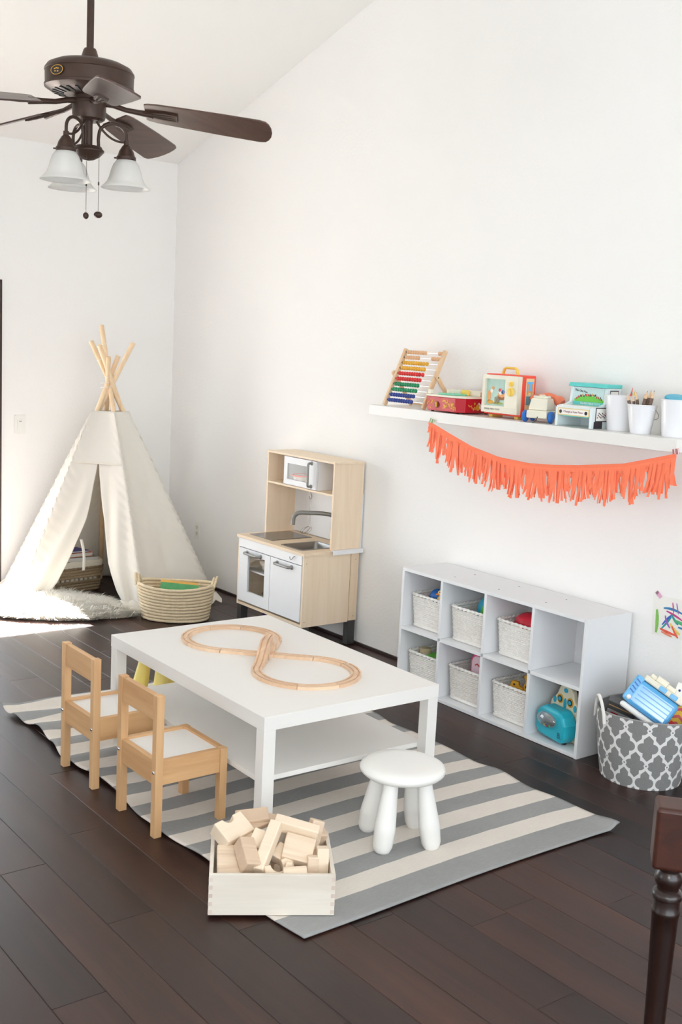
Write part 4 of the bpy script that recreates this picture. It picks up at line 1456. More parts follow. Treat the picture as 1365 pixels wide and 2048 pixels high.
# ---- toy telephone on wheels
ph = thing('toy_telephone', 'white pull-along toy telephone with blue wheels and orange receiver on the shelf', 'toy telephone', (-0.150, -3.665, TZ), (0, 0, 24))
ph.scale = (1.1, 1.1, 1.1)
mb = MB()
base = [(-0.070, -0.045), (0.070, -0.045), (0.070, 0.045), (-0.070, 0.045)]
top = [(-0.050, -0.034), (0.035, -0.034), (0.035, 0.034), (-0.050, 0.034)]
MB().bx(-0.075, 0.075, -0.043, 0.043, 0.018, 0.050).build('chassis', M_CREAM, ph, bevel=0.006)
vs = [(x, y, 0.050) for x, y in [(-0.066, -0.040), (0.045, -0.040), (0.045, 0.040), (-0.066, 0.040)]]+[(x, y, 0.098) for x, y in top]
MB().add(vs, [(3, 2, 1, 0), (4, 5, 6, 7)]+[(i, (i+1) % 4, 4+(i+1) % 4, 4+i) for i in range(4)]).build('body', M_CREAM, ph, bevel=0.006)
dl = MB().lathe([(0, 0), (0.034, 0), (0.036, 0.003), (0.034, 0.009), (0.012, 0.010), (0.010, 0.014), (0, 0.014)], 32, c=(-0.012, 0, 0.0982)).build('dial', M_CREAM, ph, smooth=40)
for k in range(8):
    a = 2*PI*k/10
    sub(MB().lathe([(0.0045, 0), (0.0045, 0.001)], 10, c=(-0.012+0.024*math.cos(a), 0.024*math.sin(a), 0.1076)).build('dial_hole', plain('dial_%d' % k, [(220, 60, 60), (240, 200, 80), (60, 150, 90), (50, 100, 190)][k % 4], 0.5), ph), dl)
for (xx_, r_) in ((-0.048, 0.024), (0.050, 0.022)):
    for s_ in (-1, 1):
        wv = MB().lathe([(0, -0.009), (r_*0.8, -0.009), (r_, -0.005), (r_, 0.005), (r_*0.8, 0.009), (r_*0.35, 0.009), (r_*0.3, 0.011), (0, 0.011)], 24, rotm((-90*s_, 0, 0)), c=(xx_, s_*0.054, r_)).build('wheel', M_BLUE, ph, smooth=35)
rc = []
rr_ = []
for k in range(17):
    u = k/16
    rc.append((0.052+0.014*math.sin(PI*u), 0.064-0.128*u, 0.078+0.030*math.sin(PI*u)))
    e2 = min(u, 1-u)
    rr_.append(0.023-0.012*smoothstep(0.10, 0.28, e2) if e2 > 0.02 else 0.018)
MB().tube(rc, rr_, 14).build('receiver', M_CORAL, ph, smooth=60)
MB().bx(0.036, 0.050, -0.020, 0.020, 0.050, 0.085).build('cradle', M_CREAM, ph, bevel=0.004)
disc_m = (M_RED, M_BLUE)
for k in range(2):
    MB().lathe([(0.007, 0), (0.007, 0.001)], 14, rotm((90, 0, 0)), c=(-0.012+0.022*k, -0.0432, 0.034)).build('printed_flower', disc_m[k], ph)
MB().tube([(-0.073, -0.006, 0.026), (-0.086, -0.008, 0.016), (-0.094, -0.002, 0.004), (-0.098, 0.008, 0.0022)], 0.0016, 6).build('pull_cord', M_INK, ph)

# ---- toy piano
pi_ = thing('toy_piano', 'white and turquoise toy piano with printed music panels on the shelf', 'toy piano', (-0.130, -3.910, TZ))
M_TPI = plain('milk_white_plastic', (226, 236, 238), 0.35)
W2 = 0.094
for s_ in (-1, 1):
    yy_ = s_*W2
    out = [(-0.095, 0.0), (-0.040, 0.0), (-0.040, 0.0), (0.085, 0.0), (0.085, 0.172), (-0.005, 0.172), (-0.012, 0.105), (-0.045, 0.094), (-0.088, 0.088), (-0.095, 0.080)]
    out = [(-0.095, 0.0), (0.085, 0.0), (0.085, 0.172), (-0.005, 0.172), (-0.012, 0.105), (-0.045, 0.094), (-0.088, 0.088), (-0.095, 0.080)]
    MB().prism([(x, z) for x, z in out], 0.014, RSIDE, (0, yy_, 0)).build('side_panel', M_TPI, pi_, bevel=0.002)
MB().bx(0.060, 0.083, -W2, W2, 0.0, 0.170).build('back_panel', M_TPI, pi_)
MB().bx(-0.092, 0.06, -W2, W2, 0.056, 0.088).build('keyboard_block', M_TPI, pi_, bevel=0.002)
MB().bx(0.000, 0.06, -W2, W2, 0.088, 0.170).build('upper_body', M_TPI, pi_)
for k in range(16):
    MB().bx(-0.090, -0.020, -W2+0.012+0.0105*k, -W2+0.012+0.0105*k+0.0095, 0.0882, 0.0925).build('key', M_PLASTIC, pi_)
MB().prism([(-0.022, 0.0), (0.088, 0.0), (0.088, 0.016), (-0.012, 0.016)], 2*W2+0.020, RSIDE, (0, 0, 0.1722)).build('lid', M_TURQ, pi_, bevel=0.003)
MB().bx(-0.0015, 0.0, -W2+0.014, W2-0.014, 0.108, 0.165).build('song_picture', plain('print_pale_sky', (200, 226, 226), 0.5, var=0.1, vscale=40), pi_)
gp = MB()
hill = [(-0.080, 0.0)]+[(-0.080+0.16*k/12, 0.010+0.016*math.sin(PI*k/12)) for k in range(13)]+[(0.080, 0.0)]
MB().prism(hill, 0.0006, RFRONT, (-0.0019, 0, 0.108)).build('printed_hill', M_LIME, pi_)
for k in range(26):
    u = -0.068+0.136*k/25
    zz_ = 0.122+0.014*math.cos(u*22)+random.uniform(-0.004, 0.006)
    MB().box((-0.0025-0.0002*(k % 3), -u, zz_), (0.0005, 0.004, 0.009), (random.uniform(-25, 25), 0, 0)).build('printed_figure', (M_RED, M_GOLD, M_RED, M_GREEN, M_INK)[k % 5], pi_)
text('This Old Man', 0.013, M_INK, pi_, (-0.0022, 0.045, 0.153), (PI/2, 0.12, -PI/2))
MB().bx(-0.0040, -0.0018, -W2+0.010, W2-0.010, 0.093, 0.1075).build('name_strip', M_TURQ, pi_)
text('FISHER-PRICE TOYS', 0.0125, M_PAPER, pi_, (-0.0045, -0.010, 0.100), FR_ROT)
MB().bx(-0.0965, -0.094, -W2+0.008, W2-0.008, 0.048, 0.079).build('front_plaque', plain('print_buff', (226, 205, 150), 0.6), pi_)
MB().bx(-0.0975, -0.0963, -W2+0.013, W2-0.013, 0.052, 0.075).build('plaque_panel', M_PAPER, pi_)
text('Change-a-Tune Piano', 0.0125, plain('print_plum', (140, 60, 80), 0.6), pi_, (-0.0978, 0.0, 0.064), FR_ROT)
for s_ in (-1, 1):
    MB().lathe([(0.008, 0), (0.008, 0.0005)], 12, rotm((0, -90, 0)), c=(-0.0974, s_*0.070, 0.063)).build('printed_bird', M_INK, pi_)
MB().bx(-0.090, -0.060, -W2+0.020, W2-0.020, 0.044, 0.054).build('key_bed', M_TURQ, pi_)
# printed side panels on the near end
for (x_, z_, sx_, sz_, m_) in ((0.040, 0.138, 0.056, 0.050, M_INK), (0.040, 0.138, 0.048, 0.042, M_PAPER), (-0.030, 0.060, 0.085, 0.060, M_INK), (-0.030, 0.060, 0.076, 0.052, M_PAPER), (-0.052, 0.016, 0.055, 0.030, M_INK)):
    MB().box((x_, -W2-0.0072-(0.0006 if m_ is M_PAPER else 0), z_), (sx_, 0.0008, sz_)).build('side_print', m_, pi_)
for k in range(14):
    MB().box((-0.060+0.0045*k, -W2-0.0086, 0.048+0.022*((k*7) % 5)/5), (0.006, 0.0006, 0.005), (0, k*37, 0)).build('printed_note', M_RED if k % 3 == 0 else M_INK, pi_)


# ---- white tin pails
def make_pail(loc, label, r0=0.042, r1=0.062, h=0.148, rz=0):
    p = thing('tin_pail', label, 'pail', loc, (0, 0, rz), 'white tin pails at the end of the shelf')
    M_P = M_PAIL
    MB().lathe([(0, 0.0), (r0, 0.0), (r0+0.001, 0.003), (r1, h), (r1-0.0012, h), (r0-0.001, 0.004), (0, 0.004)], 40).build('pail_wall', M_P, p, smooth=40)
    MB().tube([(r1*math.cos(2*PI*k/40), r1*math.sin(2*PI*k/40), h) for k in range(40)], 0.0022, 6, closed=True).build('rolled_rim', M_P, p, smooth=60)
    hd = []
    for k in range(17):
        a = PI*k/16
        hd.append((-0.018*math.sin(a), (r1+0.004)*math.cos(a), h-0.016-0.045*math.sin(a)))
    MB().tube([(x-(r1*0.92)*math.sin(PI*i/16), y, z) for i, (x, y, z) in enumerate(hd)], 0.0012, 6).build('wire_handle', M_STEEL, p, smooth=60)
    for s_ in (-1, 1):
        MB().box((0, s_*(r1+0.001), h-0.016), (0.012, 0.004, 0.012)).build('handle_ear', M_P, p, bevel=0.001)
    return p


M_PAIL = plain('white_enamel', (238, 239, 243), 0.22, var=0.01)
make_pail((-0.130, -4.080, TZ), 'large white tin pail beside the toy piano on the shelf', 0.048, 0.064, 0.146, 180)
make_pail((-0.170, -4.222, TZ), 'smaller white tin pail filled with twig pencils on the shelf', 0.040, 0.060, 0.118, 180)
make_pail((-0.140, -4.368, TZ), 'large white tin pail at the near end of the shelf, cut by the photo edge', 0.050, 0.066, 0.148, 180)

# twig pencils
M_BARK = plain('twig_bark', (118, 96, 84), 0.9, var=0.3, vscale=120, bump=0.6, bscale=160, bdist=0.003)
M_CUT = plain('cut_twig', (228, 196, 160), 0.6)
leads = [(M_RED, 'red'), (M_GREEN, 'green'), (M_PINK, 'pink'), (M_INK, 'black'), (M_BLUE, 'blue'), (M_ORANGE_RED, 'orange')]


def twig(base, tip, r, lead, label):
    b, t_ = Vector(base), Vector(tip)
    d = (t_-b)
    L = d.length
    R = d.to_track_quat('Z', 'Y')
    o = thing('twig_pencil', label, 'pencil', b, (0, 0, 0), 'twig pencils in the small pail')
    o.rotation_mode = 'QUATERNION'
    o.rotation_quaternion = R
    pts, rs = [], []
    for k in range(7):
        u = k/6
        pts.append((0.0015*math.sin(5*u+L*90), 0.0012*math.cos(7*u), u*(L-0.032)))
        rs.append(r*(0.94+0.12*((k*5) % 3)/2))
    MB().tube(pts, rs, 8).build('bark', M_BARK, o, smooth=60)
    MB().lathe([(r*0.96, L-0.0325), (r*0.93, L-0.030), (r*0.25, L-0.005)], 10).build('sharpened_wood', M_CUT, o, smooth=50)
    MB().lathe([(r*0.24, L-0.0052), (0.0, L)], 8).build('lead', lead, o)


pc = Vector((-0.170, -4.222, TZ+0.005))
spec = [((-0.010, 0.020), (-0.024, 0.064), 0.158, 0.0075, 0, 'bark-covered twig pencil leaning far left out of the small pail'),
        ((-0.006, 0.012), (-0.032, 0.030), 0.158, 0.0055, 1, 'thin twig pencil second from the left in the small pail'),
        ((0.002, 0.006), (-0.030, 0.014), 0.166, 0.0062, 0, 'twig pencil with peeled pale body third from the left in the small pail'),
        ((-0.014, 0.006), (-0.012, -0.028), 0.172, 0.0082, 3, 'thick twig pencil leaning right at the middle of the small pail'),
        ((-0.008, -0.008), (-0.004, -0.040), 0.176, 0.0080, 4, 'tall twig pencil second from the right in the small pail'),
        ((-0.012, -0.014), (-0.016, -0.064), 0.176, 0.0078, 3, 'twig pencil leaning farthest right in the small pail'),
        ((0.018, 0.010), (0.034, 0.020), 0.158, 0.0055, 2, 'pink-tipped twig pencil at the back of the small pail'),
        ((0.018, -0.004), (0.036, -0.012), 0.150, 0.0055, 1, 'green-tipped twig pencil at the back of the small pail')]
for (b2, t2, hh, r_, li, lab) in spec:
    twig(pc+Vector((b2[0], b2[1], 0.002)), pc+Vector((t2[0], t2[1], hh)), r_, leads[li][0], lab)


def crayon(name, label, base, tip, r, mat, cat='crayon'):
    b, t_ = Vector(base), Vector(tip)
    d = t_-b
    L = d.length
    o = thing(name, label, cat, b)
    o.rotation_mode = 'QUATERNION'
    o.rotation_quaternion = d.to_track_quat('Z', 'Y')
    MB().lathe([(0, 0), (r, 0), (r, L*0.8), (r*0.8, L*0.8)], 10).build('barrel', mat, o, smooth=40)
    MB().lathe([(r*0.75, L*0.8), (r*0.15, L), (0, L)], 10).build('tip', mat, o, smooth=40)


p1 = Vector((-0.130, -4.080, TZ+0.006))
crayon('red_crayon', 'red crayon sticking up behind the rim of the large pail by the piano', p1+Vector((0.02, -0.005, 0)), p1+Vector((0.046, -0.020, 0.176)), 0.0055, plain('crayon_red', (226, 90, 80), 0.5))
crayon('yellow_crayon', 'yellow crayon beside the red one in the large pail by the piano', p1+Vector((0.02, -0.012, 0)), p1+Vector((0.044, -0.036, 0.168)), 0.0055, M_YELLOW)
p3 = Vector((-0.140, -4.368, TZ+0.006))
cl = thing('plastic_disc', 'turquoise round plastic disc poking out of the pail at the shelf end', 'plastic disc', p3+Vector((0.000, 0.004, 0.142)), (12, -10, 0))
MB().lathe([(0, 0), (0.046, 0), (0.048, 0.004), (0.046, 0.010), (0, 0.012)], 28).build('lid_disc', M_TEAL, cl, smooth=40)
MB().lathe([(0.0478, 0.002), (0.050, 0.004), (0.0478, 0.008)], 28, cap=False).build('lid_rim', M_TEAL, cl, smooth=40, solid=0.001)
bag = thing('craft_cone', 'green and blue pointed card cone standing behind the last pail', 'card cone', (-0.045, -4.330, TZ))
MB().lathe([(0.034, 0), (0.0, 0.205)], 4, ).build('card', plain('green_blue_card', (130, 180, 120), 0.6, var=0.3, vscale=25), bag, solid=0.001)
MB().lathe([(0.034, 0.002), (0.022, 0.075)], 4, cap=False).build('blue_facet', plain('blue_card', (70, 140, 180), 0.6), bag, solid=0.0035)
for (yy_, lab, xx_) in ((-4.285, 'yellow craft paint bottle with dark red label between the small and last pails', -0.060), (-4.312, 'yellow craft paint bottle partly hidden behind the last pail', -0.095)):
    pbt = thing('paint_bottle', lab, 'bottle', (xx_-0.0, yy_, TZ), group='paint bottles behind the pails')
    MB().lathe([(0, 0), (0.021, 0), (0.022, 0.004), (0.022, 0.085), (0.014, 0.102), (0.010, 0.108), (0, 0.108)], 24).build('bottle_body', plain('yellow_paint', (226, 190, 70), 0.4), pbt, smooth=40)
    MB().lathe([(0.0223, 0.022), (0.0223, 0.048)], 24, cap=False).build('label_band', plain('maroon_label', (110, 30, 40), 0.5), pbt, smooth=40, solid=0.0004)
    MB().lathe([(0.011, 0.108), (0.011, 0.118), (0.004, 0.138), (0, 0.138)], 16).build('nozzle', plain('orange_nozzle', (236, 150, 60), 0.4), pbt, smooth=40)

# ================================================================== tissue fringe garland
gl = thing('fringe_garland', 'coral orange tissue fringe garland swagged along the front of the wall shelf', 'garland', (-0.268, -3.78, 1.24))
M_TIS = plain('coral_tissue', (250, 128, 92), 0.8, var=0.04, vscale=30)
b_ = M_TIS.node_tree.nodes['Principled BSDF']
b_.inputs['Transmission Weight'].default_value = 0.0
CURV = [(-3.045, 1.342), (-3.077, 1.340), (-3.20, 1.302), (-3.352, 1.257), (-3.533, 1.226), (-3.718, 1.219), (-3.86, 1.228), (-4.0, 1.243), (-4.232, 1.276), (-4.476, 1.343)]
CURV = [(-a, b) for a, b in CURV]


def gz(y):
    return lerp(CURV, -y)


GO = Vector(gl.location)
mb = MB(GO)
N = 60
vs, fs = [], []
for i in range(N+1):
    y = -3.045-(1.431)*i/N
    z = gz(y)
    for (dx, dz) in ((0.0, 0.002), (0.004, -0.012), (0.001, -0.028)):
        vs.append((-0.268+dx-0.003, y, z+dz))
for i in range(N):
    for k in range(2):
        a = i*3+k
        fs.append((a, a+3, a+4, a+1))
mb.add(vs, fs)
mb.build('header_band', M_TIS, gl, solid=0.002)
rnd = random.Random(11)
NS = 170
for i in range(NS):
    y = -3.048-1.424*(i+0.5)/NS
    z = gz(y)-0.020
    tuft = (i*11/NS) % 1.0
    L = 0.085+0.055*math.sin(PI*tuft)**0.7+rnd.uniform(-0.026, 0.016)
    if tuft < 0.06 or tuft > 0.95:
        L *= 0.35
        wd_scale = 0.6
    else:
        wd_scale = 1.0
    wd_ = rnd.uniform(0.012, 0.024)*wd_scale
    sway = rnd.uniform(-0.16, 0.16)+0.35*(0.5-tuft)
    x0 = -0.270+rnd.uniform(-0.004, 0.004)
    curl = rnd.uniform(-0.010, 0.010)
    vs, fs = [], []
    n = 4
    for k in range(n+1):
        u = k/n
        ww = wd_*(1-0.35*u)
        c_ = Vector((x0+curl*u*u, y+sway*L*u*u*0.8, z-L*u))
        tw = rnd.uniform(-0.004, 0.004)*u
        vs += [(c_.x+tw, c_.y-ww/2, c_.z), (c_.x-tw, c_.y+ww/2, c_.z)]
    for k in range(n):
        fs.append((2*k, 2*k+1, 2*k+3, 2*k+2))
    MB(GO).add(vs, fs).build('fringe_strip', M_TIS, gl, recalc=False)
for (yy_, zz_, c_, lab) in ((-3.066, 1.352, (150, 190, 130), 'green patterned paper tape holding the far end of the garland'), (-4.472, 1.352, (205, 90, 110), 'pink and grey patterned paper tape holding the near end of the garland')):
    tp = thing('paper_tape', lab, 'tape', (-0.2665, yy_, zz_), (20 if yy_ > -4 else -14, 0, 0))
    MB().box((-0.0016, 0, 0), (0.0012, 0.030, 0.022)).build('strip', plain('tape_base', c_, 0.6, var=0.2, vscale=90), tp)
    for k in range(4):
        MB().box((-0.0025, -0.012+0.008*k, 0), (0.0006, 0.003, 0.021)).build('printed_stripe', M_INK_GREY if k % 2 else M_PAPER, tp)

# ================================================================== painting taped to the wall
pg = thing('child_painting', "child's colourful brush painting on white paper taped to the right wall", 'painting', (-0.001, -4.40, 0.55), (-4, 0, 0))
MB().bx(-0.0012, 0.0, -0.150, 0.150, 0.0, 0.168).build('paper', M_PAPER, pg)
rnd = random.Random(21)
PC = [(60, 130, 180), (50, 90, 190), (40, 150, 150), (225, 90, 70), (235, 140, 110), (190, 60, 130), (130, 190, 90), (230, 200, 110), (150, 100, 190), (80, 170, 120)]
strokes = [((0.095, 0.120), (0.055, 0.128), (0.0, 0.108), 0, 0.006), ((0.100, 0.048), (0.070, 0.085), (0.050, 0.098), 1, 0.005), ((0.104, 0.030), (0.075, 0.060), (0.055, 0.088), 2, 0.005),
           ((0.110, 0.030), (0.080, 0.022), (0.030, 0.012), 3, 0.006), ((0.104, 0.018), (0.070, 0.010), (0.050, 0.004), 4, 0.005), ((0.080, 0.110), (0.040, 0.100), (0.0, 0.080), 5, 0.005),
           ((0.128, 0.110), (0.122, 0.060), (0.130, 0.010), 6, 0.009), ((0.060, 0.060), (0.040, 0.030), (0.010, 0.020), 7, 0.008), ((0.085, 0.090), (0.080, 0.060), (0.060, 0.040), 8, 0.005),
           ((0.055, 0.100), (0.035, 0.070), (0.020, 0.060), 2, 0.006), ((0.040, 0.075), (0.010, 0.070), (-0.06, 0.050), 9, 0.008), ((0.050, 0.050), (0.030, 0.010), (0.018, 0.004), 3, 0.005),
           ((0.020, 0.050), (-0.02, 0.040), (-0.10, 0.060), 0, 0.006), ((0.050, 0.150), (0.046, 0.130), (0.044, 0.105), 5, 0.003), ((0.030, 0.150), (0.026, 0.130), (0.020, 0.105), 8, 0.003),
           ((0.0, 0.14), (-0.04, 0.10), (-0.12, 0.11), 3, 0.007), ((-0.02, 0.02), (-0.06, 0.05), (-0.13, 0.03), 1, 0.007)]
for j, (a, b, c, ci, wv) in enumerate(strokes):
    vs, fs = [], []
    for k in range(9):
        u = k/8
        p = Vector((0, 0, 0))
        py = (1-u)**2*a[0]+2*u*(1-u)*b[0]+u*u*c[0]
        pz = (1-u)**2*a[1]+2*u*(1-u)*b[1]+u*u*c[1]
        ty = 2*(1-u)*(b[0]-a[0])+2*u*(c[0]-b[0])
        tz = 2*(1-u)*(b[1]-a[1])+2*u*(c[1]-b[1])
        l = math.hypot(ty, tz) or 1
        hw = wv*0.85*(0.6+0.5*math.sin(PI*u))
        vs += [(-0.0016-0.0001*j, py-tz/l*hw, pz+ty/l*hw), (-0.0016-0.0001*j, py+tz/l*hw, pz-ty/l*hw)]
    for k in range(8):
        fs.append((2*k, 2*k+1, 2*k+3, 2*k+2))
    MB().add(vs, fs).build('paint_stroke', plain('paint_%d' % j, PC[ci], 0.7, var=0.25, vscale=60), pg, solid=0.0003)
tp = thing('paper_tape', 'pink and black chevron tape at the top corner of the child painting', 'tape', (-0.0045, -4.272, 0.713), (40, 0, 0))
MB().box((-0.0005, 0.004, 0), (0.001, 0.030, 0.016)).build('strip', plain('pink_tape', (228, 170, 200), 0.6), tp)
for k in range(3):
    MB().box((-0.0014, 0.012+0.004*k, 0), (0.0006, 0.002, 0.015)).build('printed_stripe', M_INK, tp)


def make_translucent(mat, col, amount):
    nt_ = mat.node_tree
    tl_ = nt_.nodes.new('ShaderNodeBsdfTranslucent')
    tl_.inputs[0].default_value = lin(col)
    mx_ = nt_.nodes.new('ShaderNodeMixShader')
    mx_.inputs[0].default_value = amount
    nt_.links.new(nt_.nodes['Principled BSDF'].outputs[0], mx_.inputs[1])
    nt_.links.new(tl_.outputs[0], mx_.inputs[2])
    nt_.links.new(mx_.outputs[0], nt_.nodes['Material Output'].inputs[0])


# ================================================================== crate of wooden blocks
CRZ = 0.0118
cr_ = thing('wooden_crate', 'pale wooden crate with finger joints standing half on the rug, full of blocks', 'crate', (-2.301, -4.446, CRZ), (0, 0, -32.4))
CW, CDp, CH, CT = 0.375, 0.300, 0.128, 0.012
M_FJ = wood('end_grain', (206, 188, 176), (222, 206, 194), 'z', 1.0, 0.6, 0.3)
MB().bx(0.0, CW, 0.0, CT, 0, CH).build('front_board', M_CRATE, cr_, bevel=0.0012)
MB().bx(0.0, CW, CDp-CT, CDp, 0, CH).build('rear_board', M_CRATE, cr_, bevel=0.0012)
MB().bx(0.0, CT, CT, CDp-CT, 0, CH).build('side_board', M_CRATE, cr_, bevel=0.0012)
MB().bx(CW-CT, CW, CT, CDp-CT, 0, CH).build('side_board', M_CRATE, cr_, bevel=0.0012)
MB().bx(CT, CW-CT, CT, CDp-CT, 0.002, 0.010).build('bottom_board', M_CRATE, cr_)
for k in range(5):
    z0 = 0.004+0.0256*k
    for xx_ in (-0.0003, CW-CT+0.0003):
        MB().bx(xx_, xx_+CT, -0.0004, 0.004, z0, z0+0.0128).build('finger_joint', M_FJ, cr_)

CROT = Matrix.Rotation(math.radians(-32.4), 4, 'Z')
CORG = Vector((-2.301, -4.446, CRZ))


def place_block(name, label, mb, pos, rot, group='wooden building blocks in the crate', bev=0.004):
    o = mb.build(name, M_MAPLE, None, bevel=bev, seg=2)
    # centre the origin on the block
    for v_ in o.data.vertices:
        v_.co -= Vector((0, 0, (max(w.co.z for w in o.data.vertices)+0)/2)) if False else Vector((0, 0, 0))
    M_ = Matrix.Translation(CORG) @ CROT @ Matrix.Translation(Vector(pos)) @ rotm(rot).to_4x4()
    o.matrix_world = M_ @ Matrix.Translation(Vector(o.location))
    tag(o, label, 'building block', group)
    return o


def bl(l, w, h):
    return MB().box((0, 0, 0), (l, w, h))


def arch_outline(L, H, r, n=10):
    pts = [(-L/2, -H/2), (L/2, -H/2), (L/2, H/2), (r, H/2)]
    pts += [(r*math.cos(PI*k/n), H/2-r*math.sin(PI*k/n)) for k in range(1, n)]
    pts += [(-r, H/2), (-L/2, H/2)]
    return pts


BLK = [
    ('arch_block', 'notched arch block tilted at the top left of the crate', MB().prism(arch_outline(0.110, 0.078, 0.020), 0.050), (0.066, 0.208, 0.168), (30, -6, 42)),
    ('square_block', 'flat square pale block leaning at the left front of the crate', bl(0.078, 0.140, 0.024), (0.060, 0.098, 0.112), (20, 2, 2)),
    ('rectangular_block', 'oblong block pointing at the camera right of the flat square block', bl(0.050, 0.100, 0.050), (0.112, 0.090, 0.146), (30, 14, 24)),
    ('flat_block', 'thin flat board lying at the back left of the pile', bl(0.105, 0.060, 0.018), (0.128, 0.268, 0.190), (16, -4, 8)),
    ('triangle_block', 'flat triangular board at the back centre of the pile', MB().prism([(-0.062, -0.048), (0.066, 0.05), (-0.054, 0.055)], 0.020), (0.164, 0.240, 0.168), (24, 4, -6)),
    ('cube_block', 'short cube-like block left of the long diagonal stick', bl(0.050, 0.064, 0.050), (0.148, 0.166, 0.152), (34, 10, -22)),
    ('long_block', 'long square stick running diagonally down the middle of the pile', bl(0.038, 0.172, 0.038), (0.174, 0.116, 0.160), (34, 0, -24)),
    ('long_block', 'long stick lying across the top right of the pile', bl(0.142, 0.038, 0.040), (0.264, 0.184, 0.192), (14, 12, -10)),
    ('rectangular_block', 'large chunky oblong block under the crossing stick at the right', bl(0.094, 0.084, 0.050), (0.268, 0.132, 0.140), (38, 12, -8)),
    ('cube_block', 'small block end showing right beside the long diagonal stick', bl(0.040, 0.054, 0.040), (0.216, 0.140, 0.126), (28, 12, -34)),
    ('rectangular_block', 'block standing on end at the back right of the pile', bl(0.040, 0.040, 0.090), (0.322, 0.214, 0.158), (-14, 18, 12)),
    ('cube_block', 'small pale cube in the far right corner of the crate', bl(0.042, 0.042, 0.042), (0.340, 0.252, 0.134), (18, 12, 20)),
    ('flat_block', 'narrow upright board second from the right wall of the crate', bl(0.034, 0.030, 0.108), (0.310, 0.080, 0.092), (-8, 2, 4)),
    ('flat_block', 'tall tan upright board against the right wall of the crate', bl(0.036, 0.042, 0.130), (0.342, 0.098, 0.100), (-10, 1, 2)),
    ('rectangular_block', 'flat oblong block lying along the front wall of the crate', bl(0.072, 0.036, 0.028), (0.256, 0.036, 0.114), (24, -3, 2)),
    ('half_arch_block', 'curved half-arch block near the front middle of the crate', MB().prism(arch_outline(0.090, 0.044, 0.024), 0.036), (0.206, 0.060, 0.106), (50, 0, 18)),
    ('rectangular_block', 'tan block standing below the chunky oblong block', bl(0.036, 0.036, 0.076), (0.238, 0.096, 0.096), (-24, -10, 20)),
    ('triangle_block', 'triangular block wedged behind the cube at the left centre', MB().prism([(-0.038, -0.032), (0.038, -0.032), (0.0, 0.036)], 0.034), (0.116, 0.206, 0.142), (44, 0, 12)),
    ('rectangular_block', 'block lying under the far right cubes', bl(0.054, 0.094, 0.044), (0.318, 0.188, 0.098), (10, 8, 14)),
]
for (nm, lab, mb, pos, rot) in BLK:
    place_block(nm, lab, mb, pos, rot)
rnd = random.Random(5)
for i in range(16):
    u, w_ = (i % 4), (i//4)
    place_block('buried_block', 'wooden block in the bottom layer of the crate, %s row, %s from left' % (('first', 'second', 'third', 'last')[w_], ('first', 'second', 'third', 'last')[u]), bl(0.062, 0.044, 0.036 if i % 2 else 0.044), (0.062+0.082*u+rnd.uniform(-0.004, 0.004), 0.050+0.066*w_, 0.040+0.0*(i % 3)), (rnd.uniform(-3, 3), rnd.uniform(-3, 3), rnd.uniform(-12, 12)))

# ================================================================== patterned fabric bin
M_BIN = newmat('quatrefoil_canvas', 0.9, spec=0.15)
t = NT(M_BIN)
tc = t.node('ShaderNodeTexCoord')
sp = t.node('ShaderNodeSeparateXYZ')
t.put(sp.inputs[0], tc.outputs['UV'])
CWD, CHT = 0.0860, 0.1480       # lattice: horizontal and vertical period


def shape_d(ox, oy):
    x = t.m('MULTIPLY', t.m('SUBTRACT', t.m('FRACT', t.m('ADD', t.m('DIVIDE', sp.outputs[0], CWD), 0.5+ox)), 0.5), CWD)
    y = t.m('MULTIPLY', t.m('SUBTRACT', t.m('FRACT', t.m('ADD', t.m('DIVIDE', sp.outputs[1], CHT), 0.5+oy)), 0.5), CHT)
    ax, ay = t.m('ABSOLUTE', x), t.m('ABSOLUTE', y)

    def circ(cx, cy, r):
        dx, dy = t.m('SUBTRACT', ax, cx), t.m('SUBTRACT', ay, cy)
        return t.m('SUBTRACT', t.m('SQRT', t.m('ADD', t.m('MULTIPLY', dx, dx), t.m('MULTIPLY', dy, dy))), r)

    def rect(hx, hy):
        return t.m('MAXIMUM', t.m('SUBTRACT', ax, hx), t.m('SUBTRACT', ay, hy))
    lobes = circ(0.0180, 0.0, 0.0205)
    stem = t.m('MINIMUM', rect(0.0178, 0.0350), t.m('MAXIMUM', rect(0.0178, 0.0540), t.m('SUBTRACT', t.m('ADD', ax, ay), 0.0545)))
    return t.m('MINIMUM', lobes, stem), circ


d1, _ = shape_d(0.0, 0.0)
d2, _ = shape_d(0.5, 0.5)
dmin = t.m('MINIMUM', d1, d2)
white = t.m('GREATER_THAN', dmin, 0.0)
# small ring node between shapes
xr = t.m('MULTIPLY', t.m('SUBTRACT', t.m('FRACT', t.m('ADD', t.m('DIVIDE', sp.outputs[0], CWD), 0.5)), 0.5), CWD)
yr = t.m('MULTIPLY', t.m('SUBTRACT', t.m('FRACT', t.m('ADD', t.m('DIVIDE', sp.outputs[1], CHT), 0.0)), 0.5), CHT)
rn = t.m('SQRT', t.m('ADD', t.m('MULTIPLY', xr, xr), t.m('MULTIPLY', yr, yr)))
ring = t.m('LESS_THAN', rn, 0.0036)
white = t.m('MAXIMUM', white, t.m('LESS_THAN', rn, 0.0095))
white = t.m('MULTIPLY', white, t.m('SUBTRACT', 1.0, ring))
cv = t.noise(t.coords(scale=(300, 300, 300)), 1.0, 2)
grey = t.mix(cv, lin((122, 122, 122)), lin((152, 152, 151)))
t.put(t.b.inputs['Base Color'], t.mix(white, grey, lin((232, 231, 230))))
t.bump(cv, 0.3, 0.001)
M_LINER = plain('grey_liner', (128, 124, 124), 0.9, var=0.08, vscale=200)
